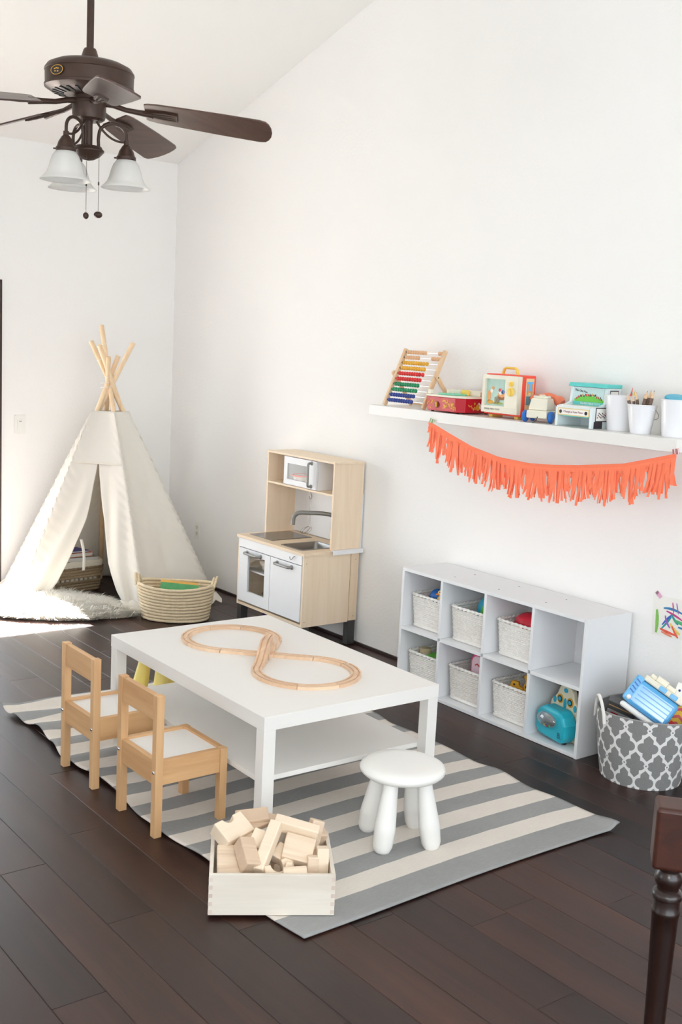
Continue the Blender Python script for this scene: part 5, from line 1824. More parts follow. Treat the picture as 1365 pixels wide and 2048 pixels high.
bn = thing('storage_bin', 'grey fabric bin with white quatrefoil lattice print and cord handles, full of toys', 'bin', (-0.212, -4.405, 0.0006))
BH, BR0, BR1 = 0.285, 0.158, 0.192


def bin_pt(u, v_):
    a = 2*PI*u
    r = BR0+(BR1-BR0)*v_+0.004*math.sin(PI*v_)
    dip = 0.006*math.sin(2*a+0.6)*v_
    return Vector((r*math.cos(a)*1.0, r*math.sin(a)*1.04, BH*v_+dip))


NU, NV = 72, 14
mb = MB().sheet(lambda u, v_: bin_pt(u, v_), NU, NV)
wl = mb.build('fabric_wall', M_BIN, bn, smooth=60)
uvl = wl.data.uv_layers.new(name='UVMap')
for p_ in wl.data.polygons:
    for li in p_.loop_indices:
        j, i = divmod(wl.data.loops[li].vertex_index, NU+1)
        uvl.data[li].uv = (i/NU*CWD*13, j/NV*BH-0.030)
MB().sheet(lambda u, v_: Vector((bin_pt(u, v_).x*0.975, bin_pt(u, v_).y*0.975, bin_pt(u, v_).z+0.0005)), NU, 6).build('lining', M_LINER, bn, smooth=60)
MB().tube([tuple(bin_pt(k/60, 1.0)*0.988-Vector((0, 0, bin_pt(k/60, 1.0).z*(-0.012)))) for k in range(60)], 0.0036, 6, closed=True).build('hem', plain('hem_grey', (150, 149, 148), 0.9), bn, smooth=60)
MB().lathe([(0, 0.0), (BR0, 0.0), (BR0, 0.004), (0, 0.004)], 48).build('bottom', M_LINER, bn)
M_CORD = plain('white_strap', (232, 228, 222), 0.7)
for a in (150, 330):
    hp = []
    c, s_ = math.cos(math.radians(a)), math.sin(math.radians(a))
    tx2 = (-s_, c)
    for k in range(21):
        u = k/20
        w_ = -0.055+0.11*u
        zz_ = BH-0.045+0.105*math.sin(PI*u)**0.7
        rr2 = BR1+0.002+0.012*math.sin(PI*u) if True else 0
        hp.append((c*rr2+tx2[0]*w_, (s_*rr2+tx2[1]*w_), zz_))
    MB().tube(hp, 0.0065, 8, flat=0.45).build('handle', M_CORD, bn, smooth=60)

BZ = 0.0006
# toys in the bin
pcx = thing('pet_carrier', 'blue and white plastic toy pet carrier lying on top of the grey bin', 'pet carrier', (-0.248, -4.432, 0.312), (30, 18, 36))
MB().bx(-0.055, 0.075, -0.110, 0.090, -0.060, -0.035).build('base_tray', M_PLASTIC, pcx, bevel=0.012, seg=3)
MB().bx(-0.060, 0.070, -0.105, 0.085, -0.034, 0.078).build('clear_hood', plain('blue_hood', (92, 172, 226), 0.18), pcx, bevel=0.018, seg=3)
for k in range(5):
    MB().bx(-0.0625, -0.059, -0.090, 0.055, -0.020+0.018*k, -0.016+0.018*k).build('hood_rib', plain('rib_blue', (70, 150, 215), 0.25), pcx)
MB().bx(-0.062, 0.072, 0.062, 0.098, -0.030, 0.086).build('end_frame', M_SKY, pcx, bevel=0.010, seg=3)
for k in range(4):
    MB().box((-0.0635, 0.080, 0.016+0.016*k), (0.003, 0.022, 0.005), (18, 0, 0)).build('vent_slot', M_BLUE, pcx)
rf = MB().bx(-0.058, 0.068, -0.108, 0.070, 0.079, 0.104).build('roof_tray', M_CREAM, pcx, bevel=0.006)
for (a, b) in ((-0.080, -0.048), (-0.030, 0.002)):
    MB().bx(-0.0605, -0.056, a, b, 0.082, 0.101).build('roof_window', M_SKY, pcx, bevel=0.002)
for (a, b, c2) in ((-0.06, -0.02, 0.02), (-0.02, 0.03, 0.026), (0.03, 0.055, 0.018)):
    MB().bx(-0.035, 0.040, a, b, 0.104, 0.104+c2).build('roof_block', M_CREAM, pcx, bevel=0.004)
MB().ball((-0.066, 0.075, -0.012), 0.010, 12, 8, (0.5, 1, 1)).build('paw_button', M_PLASTIC, pcx, smooth=60)
gg = thing('grey_console', 'grey and black electronic toy tucked at the left side of the bin', 'electronic toy', (-0.250, -4.300, 0.235), (18, -30, 20))
MB().bx(-0.016, 0.016, -0.065, 0.055, -0.055, 0.085).build('case', plain('console_grey', (98, 97, 96), 0.5), gg, bevel=0.004)
MB().bx(-0.0175, -0.016, -0.050, 0.048, 0.010, 0.034).build('label_panel', plain('console_light', (190, 188, 186), 0.5), gg)
MB().bx(-0.0185, -0.0172, 0.0, 0.032, 0.018, 0.024).build('red_mark', M_RED, gg)
MB().bx(-0.0175, -0.016, -0.050, 0.048, 0.058, 0.062).build('tan_stripe', plain('tan_stripe', (205, 165, 110), 0.5), gg)
MB().bx(-0.024, -0.016, -0.040, 0.050, -0.050, -0.004).build('black_keypad', M_BLACK, gg, bevel=0.003)
hb = thing('toy_globe', 'blue and green ribbed plastic ball half visible inside the bin', 'ball', (-0.296, -4.462, 0.125), (0, 0, -30))
for (a0, a1, m_) in ((0, 200, plain('royal_blue', (35, 125, 215), 0.3)), (200, 360, plain('forest_green', (40, 105, 58), 0.45))):
    MB().sheet(lambda u, v_: Vector((0.070*math.sin(PI*v_)*math.cos(math.radians(a0+(a1-a0)*u)), 0.070*math.sin(PI*v_)*math.sin(math.radians(a0+(a1-a0)*u)), 0.07+0.070*math.cos(PI*v_))), 16, 14).build('half_shell', m_, hb, smooth=60)
for k in range(3):
    a = math.radians(215+22*k)
    MB().tube([(0.0708*math.sin(PI*j/12)*math.cos(a), 0.0708*math.sin(PI*j/12)*math.sin(a), 0.07+0.0708*math.cos(PI*j/12)) for j in range(2, 11)], 0.0014, 5).build('rib', M_LIME, hb)
ch = thing('chevron_board', 'white board with red and yellow chevron panel at the right side of the bin', 'toy board', (-0.150, -4.512, 0.185), (16, 16, 34))
MB().bx(-0.006, 0.006, -0.070, 0.070, 0, 0.215).build('board', M_PLASTIC, ch, bevel=0.003)
MB().bx(-0.0068, -0.006, -0.062, 0.045, 0.030, 0.150).build('yellow_panel', plain('chevron_yellow', (242, 190, 60), 0.6), ch)
for k in range(4):
    z0 = 0.036+0.030*k
    MB().prism([(-0.045, z0), (-0.018, z0+0.016), (0.009, z0), (0.036, z0+0.016), (0.062, z0), (0.062, z0+0.012), (0.036, z0+0.028), (0.009, z0+0.012), (-0.018, z0+0.028), (-0.045, z0+0.012)], 0.0008, RFRONT, (-0.0074, 0, 0)).build('red_chevron', M_RED, ch)
MB().ball((-0.0065, 0.052, 0.185), 0.005, 8, 6).build('blue_stud', M_NAVY, ch)
wt2 = thing('white_toy_track', 'white and grey plastic toy piece lying in front of the chevron board', 'toy', (-0.235, -4.535, 0.255), (24, 10, 20))
MB().bx(-0.012, 0.012, -0.060, 0.070, -0.010, 0.010).build('bar', M_PLASTIC, wt2, bevel=0.004)
for k in range(3):
    MB().bx(-0.014, -0.006, -0.030+0.02*k, -0.018+0.02*k, 0.010, 0.030).build('red_tooth', M_RED, wt2)
bp = thing('blue_pen', 'dark blue pen cap sticking out at the back right of the bin', 'pen', (-0.150, -4.470, 0.180), (-30, 25, 0))
MB().lathe([(0, 0), (0.007, 0), (0.007, 0.14), (0.004, 0.15), (0, 0.15)], 14).build('barrel', M_PLASTIC, bp, smooth=40)
MB().lathe([(0.008, 0.11), (0.008, 0.165), (0.003, 0.172), (0, 0.172)], 14).build('cap', M_NAVY, bp, smooth=40)
pad = thing('packed_toys', 'dark soft toys filling the lower part of the grey bin', 'soft toy', (-0.212, -4.405, 0.0052))
MB().lathe([(0, 0), (0.145, 0), (0.166, 0.12), (0.150, 0.150), (0, 0.158)], 32).build('heap', plain('dark_plush', (58, 56, 60), 0.95, var=0.3, vscale=30, bump=0.8, bscale=80, bdist=0.01), pad, smooth=60)
MB().ball((-0.05, -0.05, 0.150), 0.045, 14, 10, (1, 1, 0.5)).build('plush_ear', plain('dark_plush_two', (46, 60, 52), 0.95), pad, smooth=60)

# ================================================================== ceiling fan
FX, FY = -2.134, -3.184
fan = thing('ceiling_fan', 'dark bronze ceiling fan with five brown blades and three frosted glass lamp shades', 'ceiling fan', (FX, FY, 0))
M_FAN = plain('oil_rubbed_bronze', (66, 47, 38), 0.45, 0.3, var=0.25, vscale=25)
M_BLADE = wood('fan_blade_walnut', (62, 42, 35), (92, 66, 56), 'x', 0.6, 0.30, 0.2)
M_SHADE = plain('alabaster_glass', (240, 239, 236), 0.25, var=0.05, vscale=14)
make_translucent(M_SHADE, (244, 243, 240), 0.4)
RH = Vector((0.793, -0.609, 0))
THv = Vector((-0.615, -0.788, 0))
zc_ = ceil_z(FY)
MB().cyl((0, 0, 2.685), (0, 0, zc_-0.03), 0.0128, n=20).build('downrod', M_FAN, fan, smooth=40)
MB().lathe([(0.022, zc_-0.075), (0.055, zc_-0.06), (0.068, zc_-0.02), (0.068, zc_+0.015)], 28).build('ceiling_canopy', M_FAN, fan, smooth=40)
MB().lathe([(0.042, 2.652), (0.040, 2.660), (0.030, 2.670), (0.024, 2.690), (0.020, 2.697), (0.0, 2.697)], 28).build('coupling', M_FAN, fan, smooth=40)
mh = MB().lathe([(0.0, 2.656), (0.06, 2.654), (0.120, 2.645), (0.148, 2.632), (0.158, 2.618), (0.159, 2.612), (0.157, 2.610), (0.156, 2.566), (0.159, 2.564), (0.158, 2.556), (0.140, 2.545), (0.085, 2.534), (0.052, 2.532), (0.052, 2.516), (0.0, 2.516)], 56).build('motor_housing', M_FAN, fan, smooth=30)
for k in range(24):
    a = 2*PI*k/24
    R_ = Matrix.Rotation(a, 3, 'Z')
    tilt = rotm((0, -11, 0))
    sv = MB()
    M_ = R_ @ tilt
    sv.box(R_ @ Vector((0.110, 0, 2.5372)), (0.042, 0.0085, 0.003), M_)
    sub(sv.build('vent_slot', M_BLACK, fan), mh)
th = math.radians(-31)
bd = RH*math.sin(th)+THv*math.cos(th)
RB = Matrix((Vector((0, 0, 1)).cross(bd), Vector((0, 0, 1)), bd)).transposed()
bg_ = MB().prism([(0.028*math.cos(2*PI*k/24), 0.0155*math.sin(2*PI*k/24)) for k in range(24)], 0.004, RB, bd*0.1575+Vector((0, 0, 2.590))).build('badge', M_INK, fan)
sub(bg_, mh)
bg_.parent = mh
for (r1, r2, m_) in ((0.028, 0.0155, M_GOLDINK),):
    o = MB().tube([bd*0.1598+Vector((0, 0, 2.590))+RB@Vector((r1*math.cos(2*PI*k/28), r2*math.sin(2*PI*k/28), 0)) for k in range(28)], 0.0011, 5, closed=True).build('badge_rim', m_, fan)
    sub(o, mh)
for (a, b) in ((-0.010, 0.004), (-0.002, 0.006), (0.006, 0.004), (0.004, -0.005), (-0.008, -0.004)):
    o = MB().box(bd*0.1600+Vector((0, 0, 2.590))+RB@Vector((a, b, 0)), (0.006, 0.004, 0.001), RB).build('badge_emblem', M_GOLDINK, fan)
    sub(o, mh)
MB().lathe([(0.0, 2.519), (0.060, 2.519), (0.062, 2.515), (0.062, 2.508), (0.060, 2.505), (0.060, 2.470), (0.056, 2.455), (0.046, 2.448), (0.0, 2.448)], 40).build('switch_housing', M_FAN, fan, smooth=30)
MB().cyl((0, 0, 2.45), (0, 0, 2.345), 0.0135, n=18).build('stem', M_FAN, fan, smooth=40)
MB().lathe([(0.0, 2.360), (0.046, 2.360), (0.050, 2.352), (0.056, 2.347), (0.056, 2.342), (0.040, 2.325), (0.020, 2.314), (0.0, 2.310)], 36).build('fitter_bowl', M_FAN, fan, smooth=30)
PITCH = math.radians(19)
for k in range(5):
    a = math.radians(-34.5+72*k)
    d = Vector((math.cos(a), math.sin(a), 0))
    n_ = Vector((d.y, -d.x, 0))
    wv_ = n_*math.cos(PITCH)+Vector((0, 0, math.sin(PITCH)))
    ax = (d*0.46+Vector((0, 0, -0.047))).normalized()
    nn = ax.cross(wv_).normalized()
    B0 = d*0.20+Vector((0, 0, 2.492))
    Rb = Matrix((ax, wv_, nn)).transposed()
    out = []
    Lb = 0.463
    for (u, w) in ((0.0, 0.050), (0.03, 0.056), (0.10, 0.062), (0.30, 0.067), (0.6, 0.072), (0.90, 0.074)):
        out.append((u*Lb, -w))
    for j in range(1, 8):
        q_ = math.radians(-90+180*j/8)
        out.append((Lb-0.038+0.038*math.cos(q_), 0.074*math.sin(q_)*(1.0 if abs(math.sin(q_)) > 0.9 else 0.98)))
    for (u, w) in reversed(((0.0, 0.050), (0.03, 0.056), (0.10, 0.062), (0.30, 0.067), (0.6, 0.072), (0.90, 0.074))):
        out.append((u*Lb, w))
    bo = MB().prism(out, 0.006, Rb, B0).build('blade', M_BLADE, fan, bevel=0.0015)
    # cast iron: arm from the hub and a shell-shaped clamp under the blade
    arm = MB()
    arm.tube([d*0.050+Vector((0, 0, 2.512)), d*0.085+Vector((0, 0, 2.507)), d*0.13+Vector((0, 0, 2.494)), d*0.175+Vector((0, 0, 2.488)), B0+ax*0.03-nn*0.008*(1 if nn.z > 0 else -1)], [0.012, 0.010, 0.009, 0.010, 0.013], 10, flat=0.8)
    sg = -1 if nn.z > 0 else 1
    arm.prism([(-0.004, -0.011), (0.03, -0.017), (0.075, -0.024), (0.118, -0.021), (0.118, 0.021), (0.075, 0.024), (0.03, 0.017), (-0.004, 0.011)], 0.007, Rb, B0+nn*sg*0.0065)
    for j in (-1, 0, 1):
        arm.tube([B0+ax*0.012+wv_*(0.006*j)+nn*sg*0.010, B0+ax*0.07+wv_*(0.012*j)+nn*sg*0.0105, B0+ax*0.112+wv_*(0.013*j)+nn*sg*0.0095], [0.0026, 0.0032, 0.0022], 8)
    sub(arm.build('blade_iron', M_FAN, fan, smooth=50), bo)
for k, deg in enumerate((-22, 98, -142)):
    th = math.radians(deg)
    d = RH*math.sin(th)+THv*math.cos(th)
    pts = [d*0.036+Vector((0, 0, 2.352)), d*0.034+Vector((0, 0, 2.385)), d*0.036+Vector((0, 0, 2.405))]
    for j in range(1, 12):
        q_ = PI-PI*j/12
        pts.append(d*(0.085+0.049*math.cos(q_))+Vector((0, 0, 2.405+0.040*math.sin(q_))))
    pts += [d*0.134+Vector((0, 0, 2.405)), d*0.1345+Vector((0, 0, 2.370))]
    arm = MB().tube(pts, 0.0060, 10).build('lamp_arm', M_FAN, fan, smooth=50)
    sc2 = []
    for j in range(15):
        u = j/14
        p = (1-u)**2*Vector((0.136, 0, 2.385))+2*u*(1-u)*Vector((0.075, 0, 2.372))+u*u*Vector((0.026, 0, 2.450))
        sc2.append(d*p.x+Vector((0, 0, p.z)))
    sub(MB().tube(sc2, 0.0042, 8).build('arm_scroll', M_FAN, fan, smooth=50), arm)
    c0 = d*0.1345
    cup = MB().lathe([(0.0, 2.388), (0.010, 2.388), (0.010, 2.374), (0.015, 2.370), (0.026, 2.352), (0.031, 2.336), (0.035, 2.332), (0.0352, 2.322), (0.031, 2.318), (0.0, 2.318)], 28, c=c0).build('socket_cup', M_FAN, fan, smooth=35)
    MB().lathe([(0.029, 2.322), (0.036, 2.318), (0.046, 2.305), (0.054, 2.285), (0.060, 2.262), (0.067, 2.245), (0.078, 2.232), (0.089, 2.2225), (0.0895, 2.2205), (0.087, 2.2205), (0.0765, 2.230), (0.0655, 2.243), (0.0585, 2.260), (0.0525, 2.283), (0.0445, 2.303), (0.035, 2.315), (0.029, 2.318)], 44, c=c0, cap=False).build('lamp_shade', M_SHADE, fan, smooth=50)
    sub(MB().cyl(c0+RH*-0.035+Vector((0, 0, 2.328)), c0+RH*-0.044+Vector((0, 0, 2.328)), 0.003, n=8).build('thumb_screw', M_FAN, fan), cup)
# pull chains
for (off, zt, zb, kn_r) in ((RH*0.045+THv*0.030, 2.47, 2.118, (1.0, 0.78)), (RH*0.003+THv*0.040, 2.44, 2.112, (0.68, 0.78))):
    ch_ = MB()
    z = zt
    while z > zb+0.012:
        ch_.ball(off+Vector((0, 0, z)), 0.0017, 5, 4)
        z -= 0.0046
    co_ = ch_.build('pull_chain', M_FAN, fan, smooth=60)
    co_['kind'] = 'stuff'
    sub(MB().cyl(off+Vector((0, 0, zb+0.115)), off+Vector((0, 0, zb+0.104)), 0.003, n=8).build('chain_coupler', M_FAN, fan), co_)
    MB().ball(off+Vector((0, 0, zb)), 0.0155, 14, 10, (kn_r[0], kn_r[0], kn_r[1])).build('chain_pull', M_FAN, fan, smooth=60)

# ================================================================== teepee
M_CANVAS = plain('natural_canvas', (248, 244, 236), 0.9, spec=0.1, var=0.02, vscale=6, bump=0.25, bscale=400, bdist=0.0006)
make_translucent(M_CANVAS, (250, 246, 238), 0.25)
TO = Vector((-0.68, -0.47, 0.0))
tp = thing('teepee', 'natural canvas play teepee on pine poles with its front flaps open in the corner', 'play tent', TO)
FEET = {'F': (-1.225, -0.075), 'E': (-1.270, -0.455), 'A': (-0.745, -1.030), 'B': (-0.180, -0.890), 'C': (-0.075, -0.330), 'D': (-0.560, -0.060)}
X0 = Vector((-0.758, -0.515, 1.352))
TIPS = {'F': (-0.631, -0.624, 1.642), 'E': (-0.683, -0.523, 1.555), 'A': (-0.736, -0.382, 1.742), 'B': (-0.839, -0.449, 1.641), 'C': (-0.842, -0.579, 1.620), 'D': (-0.783, -0.588, 1.548)}
POLES = {}
for k, (fx_, fy_) in FEET.items():
    foot = Vector((fx_, fy_, 0.004))
    d = (Vector(TIPS[k])-foot).normalized()
    POLES[k] = (foot, d, (Vector(TIPS[k])-foot).length)
    top_ = foot+d*POLES[k][2]
    MB(TO).tube([foot, top_], 0.0155, 14).build('pole', M_POLE, tp, smooth=40, bevel=0.0)
# cords at the crossing
MB(TO).tube([X0+Vector((0.034*math.cos(0.9*k), 0.034*math.sin(0.9*k), -0.015+0.004*k)) for k in range(16)], 0.0022, 6).build('cord', M_CORD, tp, smooth=50)
for k in ('F', 'B', 'D', 'A'):
    foot, d, L = POLES[k]
    c_ = foot+d*(L-0.13)
    a1 = d.orthogonal().normalized()
    a2 = d.cross(a1)
    MB(TO).tube([c_+a1*(0.0165*math.cos(2*PI*j/10))+a2*(0.0165*math.sin(2*PI*j/10)) for j in range(10)], 0.0016, 5, closed=True).build('cord_loop', M_CORD, tp, smooth=50)
ZTOP = 1.205


def pole_at(k, z):
    foot, d, L = POLES[k]
    return foot+d*((z-foot.z)/d.z)


AXC = Vector((-0.70, -0.48, 0))


def skin(ka, kb, u, z, sag=0.03, seed=0.0):
    """point on the canvas between two poles at height z"""
    a, b = pole_at(ka, z), pole_at(kb, z)
    p = a.lerp(b, u)
    outw = Vector((p.x-AXC.x, p.y-AXC.y, 0))
    if outw.length > 1e-4:
        outw.normalize()
    h = 1-z/ZTOP
    e_ = math.sin(PI*u)
    w = -sag*h*e_+0.032*(1-e_)**2+0.013
    w += (noise.noise((p.x*7+seed, p.y*7, z*3.5))*0.020+noise.noise((p.x*18+seed, p.y*18, z*9))*0.007)*e_*h
    # puckers along the sleeves
    pk = math.exp(-((min(u, 1-u))/0.10)**2)
    w += 0.0065*pk*math.sin(z*95+u*40+seed*3)*smoothstep(0.02, 0.25, h+0.1)
    # hem pooling on the floor
    if z < 0.06:
        w += (0.06-z)*0.55*(0.5+0.9*(0.5+0.5*math.sin(u*19+seed*2)))
    q_ = p+outw*w
    return Vector((q_.x, q_.y, z))


def hemz(v_, u, seed):
    return max(0.004, ZTOP*(1-v_))


def clampwall(p):
    return Vector((min(p.x, -0.022), min(p.y, -0.022), p.z))


ORDER = ['E', 'A', 'B', 'C', 'D', 'F']
for i in range(1, 6):
    ka, kb = ORDER[i], ORDER[(i+1) % 6]
    MB(TO).sheet(lambda u, v_: clampwall(skin(ka, kb, u, hemz(v_, u, i), 0.03, i*1.7)), 26, 70).build('canvas_panel', M_CANVAS, tp, smooth=70, solid=0.0016)
# front panel: apron above the opening, two flaps below
ZA = 0.885


def apron(u, v_):
    return skin('E', 'A', u, ZTOP-(ZTOP-ZA+0.012)*v_, 0.012, 0.3)


MB(TO).sheet(apron, 26, 22).build('door_apron', M_CANVAS, tp, smooth=70, solid=0.0016)
MB(TO).tube([skin('E', 'A', u/20, ZA, 0.012, 0.3)+Vector((-0.003, -0.004, 0)) for u in range(1, 20)], 0.0022, 5).build('apron_seam', M_CANVAS, tp, smooth=60)
LE = [(0.0, 0.47), (0.4, 0.40), (0.62, 0.31), (0.85, 0.24), (1.0, 0.16)]
RE = [(0.0, 0.49), (0.15, 0.56), (0.4, 0.66), (0.7, 0.72), (0.88, 0.80), (1.0, 0.88)]


def flap_l(u, v_):
    z = max(0.004, ZA*(1-v_))
    uu = lerp(LE, v_)*u
    p = skin('E', 'A', uu, z, 0.05, 0.3)
    f = 0.018*math.sin(PI*u)*math.sin(u*9+v_*5)*smoothstep(0.0, 0.4, v_)
    return p+Vector((-0.72, -0.69, 0))*f


def flap_r(u, v_):
    z = max(0.004, ZA*(1-v_))
    e_ = lerp(RE, v_)
    uu = e_+(1-e_)*u
    p = skin('E', 'A', uu, z, 0.05, 0.3)
    f = 0.018*math.sin(PI*u)*math.sin(u*8+v_*6+1)*smoothstep(0.0, 0.4, v_)
    return p+Vector((-0.72, -0.69, 0))*f


MB(TO).sheet(flap_l, 20, 60).build('flap', M_CANVAS, tp, smooth=70, solid=0.0016)
MB(TO).sheet(flap_r, 20, 60).build('flap', M_CANVAS, tp, smooth=70, solid=0.0016)
# seams and pooled hem at the right front pole
for k in ('E', 'A', 'B'):
    MB(TO).tube([pole_at(k, z_)+Vector((pole_at(k, z_).x-AXC.x, pole_at(k, z_).y-AXC.y, 0)).normalized()*0.040 for z_ in [ZTOP-1.15*j/30 for j in range(31)]], 0.0028, 6).build('seam', M_CANVAS, tp, smooth=60)
tr0 = skin('E', 'A', 0.375, 0.40, 0.05, 0.3)
MB(TO).sheet(lambda u, v_: tr0+Vector((0.020*u-0.010+0.012*v_, -0.006-0.01*v_, 0.0-0.20*v_))+Vector((0.02*math.sin(v_*3)*0.6, 0, 0)), 2, 10).build('tie_ribbon', M_CANVAS, tp, smooth=60, solid=0.0012)
pts = []
M_HEM = M_CANVAS
for (xa, ya, xb, yb, sd_) in ((-0.86, -1.06, -0.70, -1.135, 1), (-0.70, -1.13, -0.52, -1.11, 2), (-0.36, -1.10, -0.16, -1.05, 3)):
    def hem(u, v_, xa=xa, ya=ya, xb=xb, yb=yb, sd_=sd_):
        x, y = xa+(xb-xa)*u, ya+(yb-ya)*u
        return Vector((x+0.03*v_*0.4*math.sin(u*7+sd_), y+0.09*(1-v_)+0.012*math.sin(u*17+sd_), 0.006+0.045*(1-v_)+0.018*(0.5+0.5*math.sin(u*15+sd_+v_*2))))
    MB(TO).sheet(hem, 20, 8).build('pooled_hem', M_CANVAS, tp, smooth=70, solid=0.0016)

# ================================================================== sheepskin
M_FUR = plain('ivory_fur', (250, 247, 240), 0.85, spec=0.1, var=0.02)
make_translucent(M_FUR, (252, 249, 242), 0.45)
M_PELT = plain('pelt_back', (228, 218, 202), 0.9)
fu = thing('sheepskin_rug', 'long-haired ivory sheepskin lying on the floor in front of the teepee opening', 'sheepskin', (-1.215, -0.745, 0.0))
FA = math.radians(-52)
rnd = random.Random(9)


def fur_r(a):
    return 1.0+0.10*math.sin(3*a+0.5)+0.07*math.sin(5*a+1.2)+0.06*math.sin(7*a)


def fur_pt(a, q_):
    x, y = 0.46*q_*fur_r(a)*math.cos(a), 0.285*q_*fur_r(a+0.4)*math.sin(a)
    return Vector((x*math.cos(FA)-y*math.sin(FA), x*math.sin(FA)+y*math.cos(FA), 0))


mb = MB()
vs = [Vector((0, 0, 0.045))]+[fur_pt(2*PI*k/64, 0.55)+Vector((0, 0, 0.036)) for k in range(64)]+[fur_pt(2*PI*k/64, 0.97)+Vector((0, 0, 0.002)) for k in range(64)]
fs = [(0, 1+k, 1+(k+1) % 64) for k in range(64)]+[(1+k, 65+k, 65+(k+1) % 64, 1+(k+1) % 64) for k in range(64)]
mb.add(vs, fs)
mb.build('pelt', M_PELT, fu, smooth=70)
vs, fs = [], []
for i in range(20000):
    a = rnd.uniform(0, 2*PI)
    q_ = math.sqrt(rnd.random())
    p = fur_pt(a, q_)
    p.z = 0.044*(1-q_*q_)+0.001
    o_ = Vector((p.x, p.y, 0))
    o_ = o_.normalized() if o_.length > 0.02 else Vector((1, 0, 0))
    cl_ = noise.noise_vector((p.x*14, p.y*14, 0.3))
    d = (o_*0.75+Vector((cl_.x, cl_.y, 0))*0.9+Vector((rnd.uniform(-.25, .25), rnd.uniform(-.25, .25), 0)))
    d.z = 0.75+rnd.uniform(-0.1, 0.35)
    d.normalize()
    L = rnd.uniform(0.055, 0.095)
    sd_ = d.cross(Vector((0, 0, 1))).normalized()*rnd.uniform(0.0014, 0.0024)
    m_ = p+d*L*0.55
    e_ = m_+Vector((d.x*1.35, d.y*1.35, d.z*0.15))*L*0.5
    e_.z = max(e_.z, 0.002)
    k = len(vs)
    vs += [p-sd_, p+sd_, m_-sd_*0.8, m_+sd_*0.8, e_]
    fs += [(k, k+1, k+3, k+2), (k+2, k+3, k+4)]
for i in range(2600):
    a = rnd.uniform(0, 2*PI)
    q_ = rnd.uniform(0.62, 1.0)
    p = fur_pt(a, q_)
    p.z = 0.044*(1-q_*q_)+0.004
    o_ = Vector((p.x, p.y, 0)).normalized()
    d = o_+Vector((rnd.uniform(-.45, .45), rnd.uniform(-.45, .45), 0))
    d.z = rnd.uniform(0.35, 1.1)
    d.normalize()
    L = rnd.uniform(0.07, 0.115)
    sd_ = d.cross(Vector((0, 0, 1))).normalized()*rnd.uniform(0.003, 0.005)
    m_ = p+d*L*0.6
    e_ = m_+Vector((d.x*1.2, d.y*1.2, d.z*0.2))*L*0.45
    k = len(vs)
    vs += [p-sd_, p+sd_, m_-sd_*0.7, m_+sd_*0.7, e_]
    fs += [(k, k+1, k+3, k+2), (k+2, k+3, k+4)]
me = bpy.data.meshes.new('fur')
me.from_pydata(vs, [], fs)
me.materials.append(M_FUR)
fo = bpy.data.objects.new('fur', me)
COL.objects.link(fo)
fo.parent = fu
fo['kind'] = 'stuff'


# ================================================================== books and their baskets
def book(label, loc, size, rot, cover, pages=True, group=None, name='book'):
    b = thing(name, label, 'book', loc, rot, group)
    l, w, h = size
    MB().bx(-l/2, l/2, -w/2, w/2, h-0.0022, h).build('cover', cover, b)
    MB().bx(-l/2, l/2, -w/2, w/2, 0, 0.0022).build('cover', cover, b)
    MB().bx(-l/2, l/2, w/2-0.002, w/2, 0.0022, h-0.0022).build('spine', cover, b)
    MB().bx(-l/2+0.003, l/2-0.003, -w/2+0.003, w/2-0.002, 0.0022, h-0.0022).build('pages', M_PAPER, b)
    return b


# seagrass basket with cloth liner inside the tent
SGX, SGY, SGA = -0.885, -0.275, 8
sg = thing('lined_basket', 'brown seagrass basket with cream cloth liner holding books inside the tent', 'basket', (SGX, SGY, 0.001), (0, 0, SGA))
HX, HY = 0.190, 0.125
M_LINEN = plain('cream_linen', (238, 230, 214), 0.9, var=0.03, bump=0.3, bscale=200)
for k in range(9):
    if k in (4,):
        continue
    g_ = 0.90+0.012*k
    path = rect_path(HX*g_, HY*g_, 0.04, 18, 5)
    ps = [(x+nx_*0.002*(1 if (i+k) % 2 else -1), y+ny_*0.002*(1 if (i+k) % 2 else -1), 0.010+0.0185*k) for i, (x, y, nx_, ny_) in enumerate(path)]
    MB().tube(ps, 0.0105, 6, closed=True).build('seagrass_row', M_SEAG, sg, smooth=60)
path = rect_path(HX*0.945, HY*0.945, 0.04, 8, 2)
for (x, y, nx_, ny_) in path:
    MB().box((x, y, 0.084), (0.010, 0.010, 0.036)).build('upright', M_SEAG, sg, bevel=0.003)
vs, fs = [], []
pth = rect_path(1, 1, 0.001, 12, 4)
ring0 = [(0.955, 0.155), (0.985, 0.150), (1.02, 0.166), (1.03, 0.196), (0.99, 0.206), (0.93, 0.195), (0.90, 0.10), (0.86, 0.016)]
P0 = rect_path(HX, HY, 0.045, 12, 4)
nP = len(P0)
for (g_, z_) in [(0.90, 0.075), (0.90, 0.10)]+ring0:
    vs += [(x*g_, y*g_, z_+0.003*math.sin(i*1.3)) for i, (x, y, _, _) in enumerate(P0)]
for j in range(len(ring0)+1):
    for i in range(nP):
        l = (i+1) % nP
        fs.append((j*nP+i, j*nP+l, (j+1)*nP+l, (j+1)*nP+i))
MB().add(vs, fs).build('cloth_liner', M_LINEN, sg, smooth=70, recalc=False, solid=0.001)
MB().box((0, 0, 0.006), (HX*1.7, HY*1.7, 0.008)).build('base', M_SEAG, sg)
R8 = Matrix.Rotation(math.radians(SGA), 3, 'Z')


def in_sg(x, y, z):
    return Vector((SGX, SGY, 0.001))+R8@Vector((x, y, z))


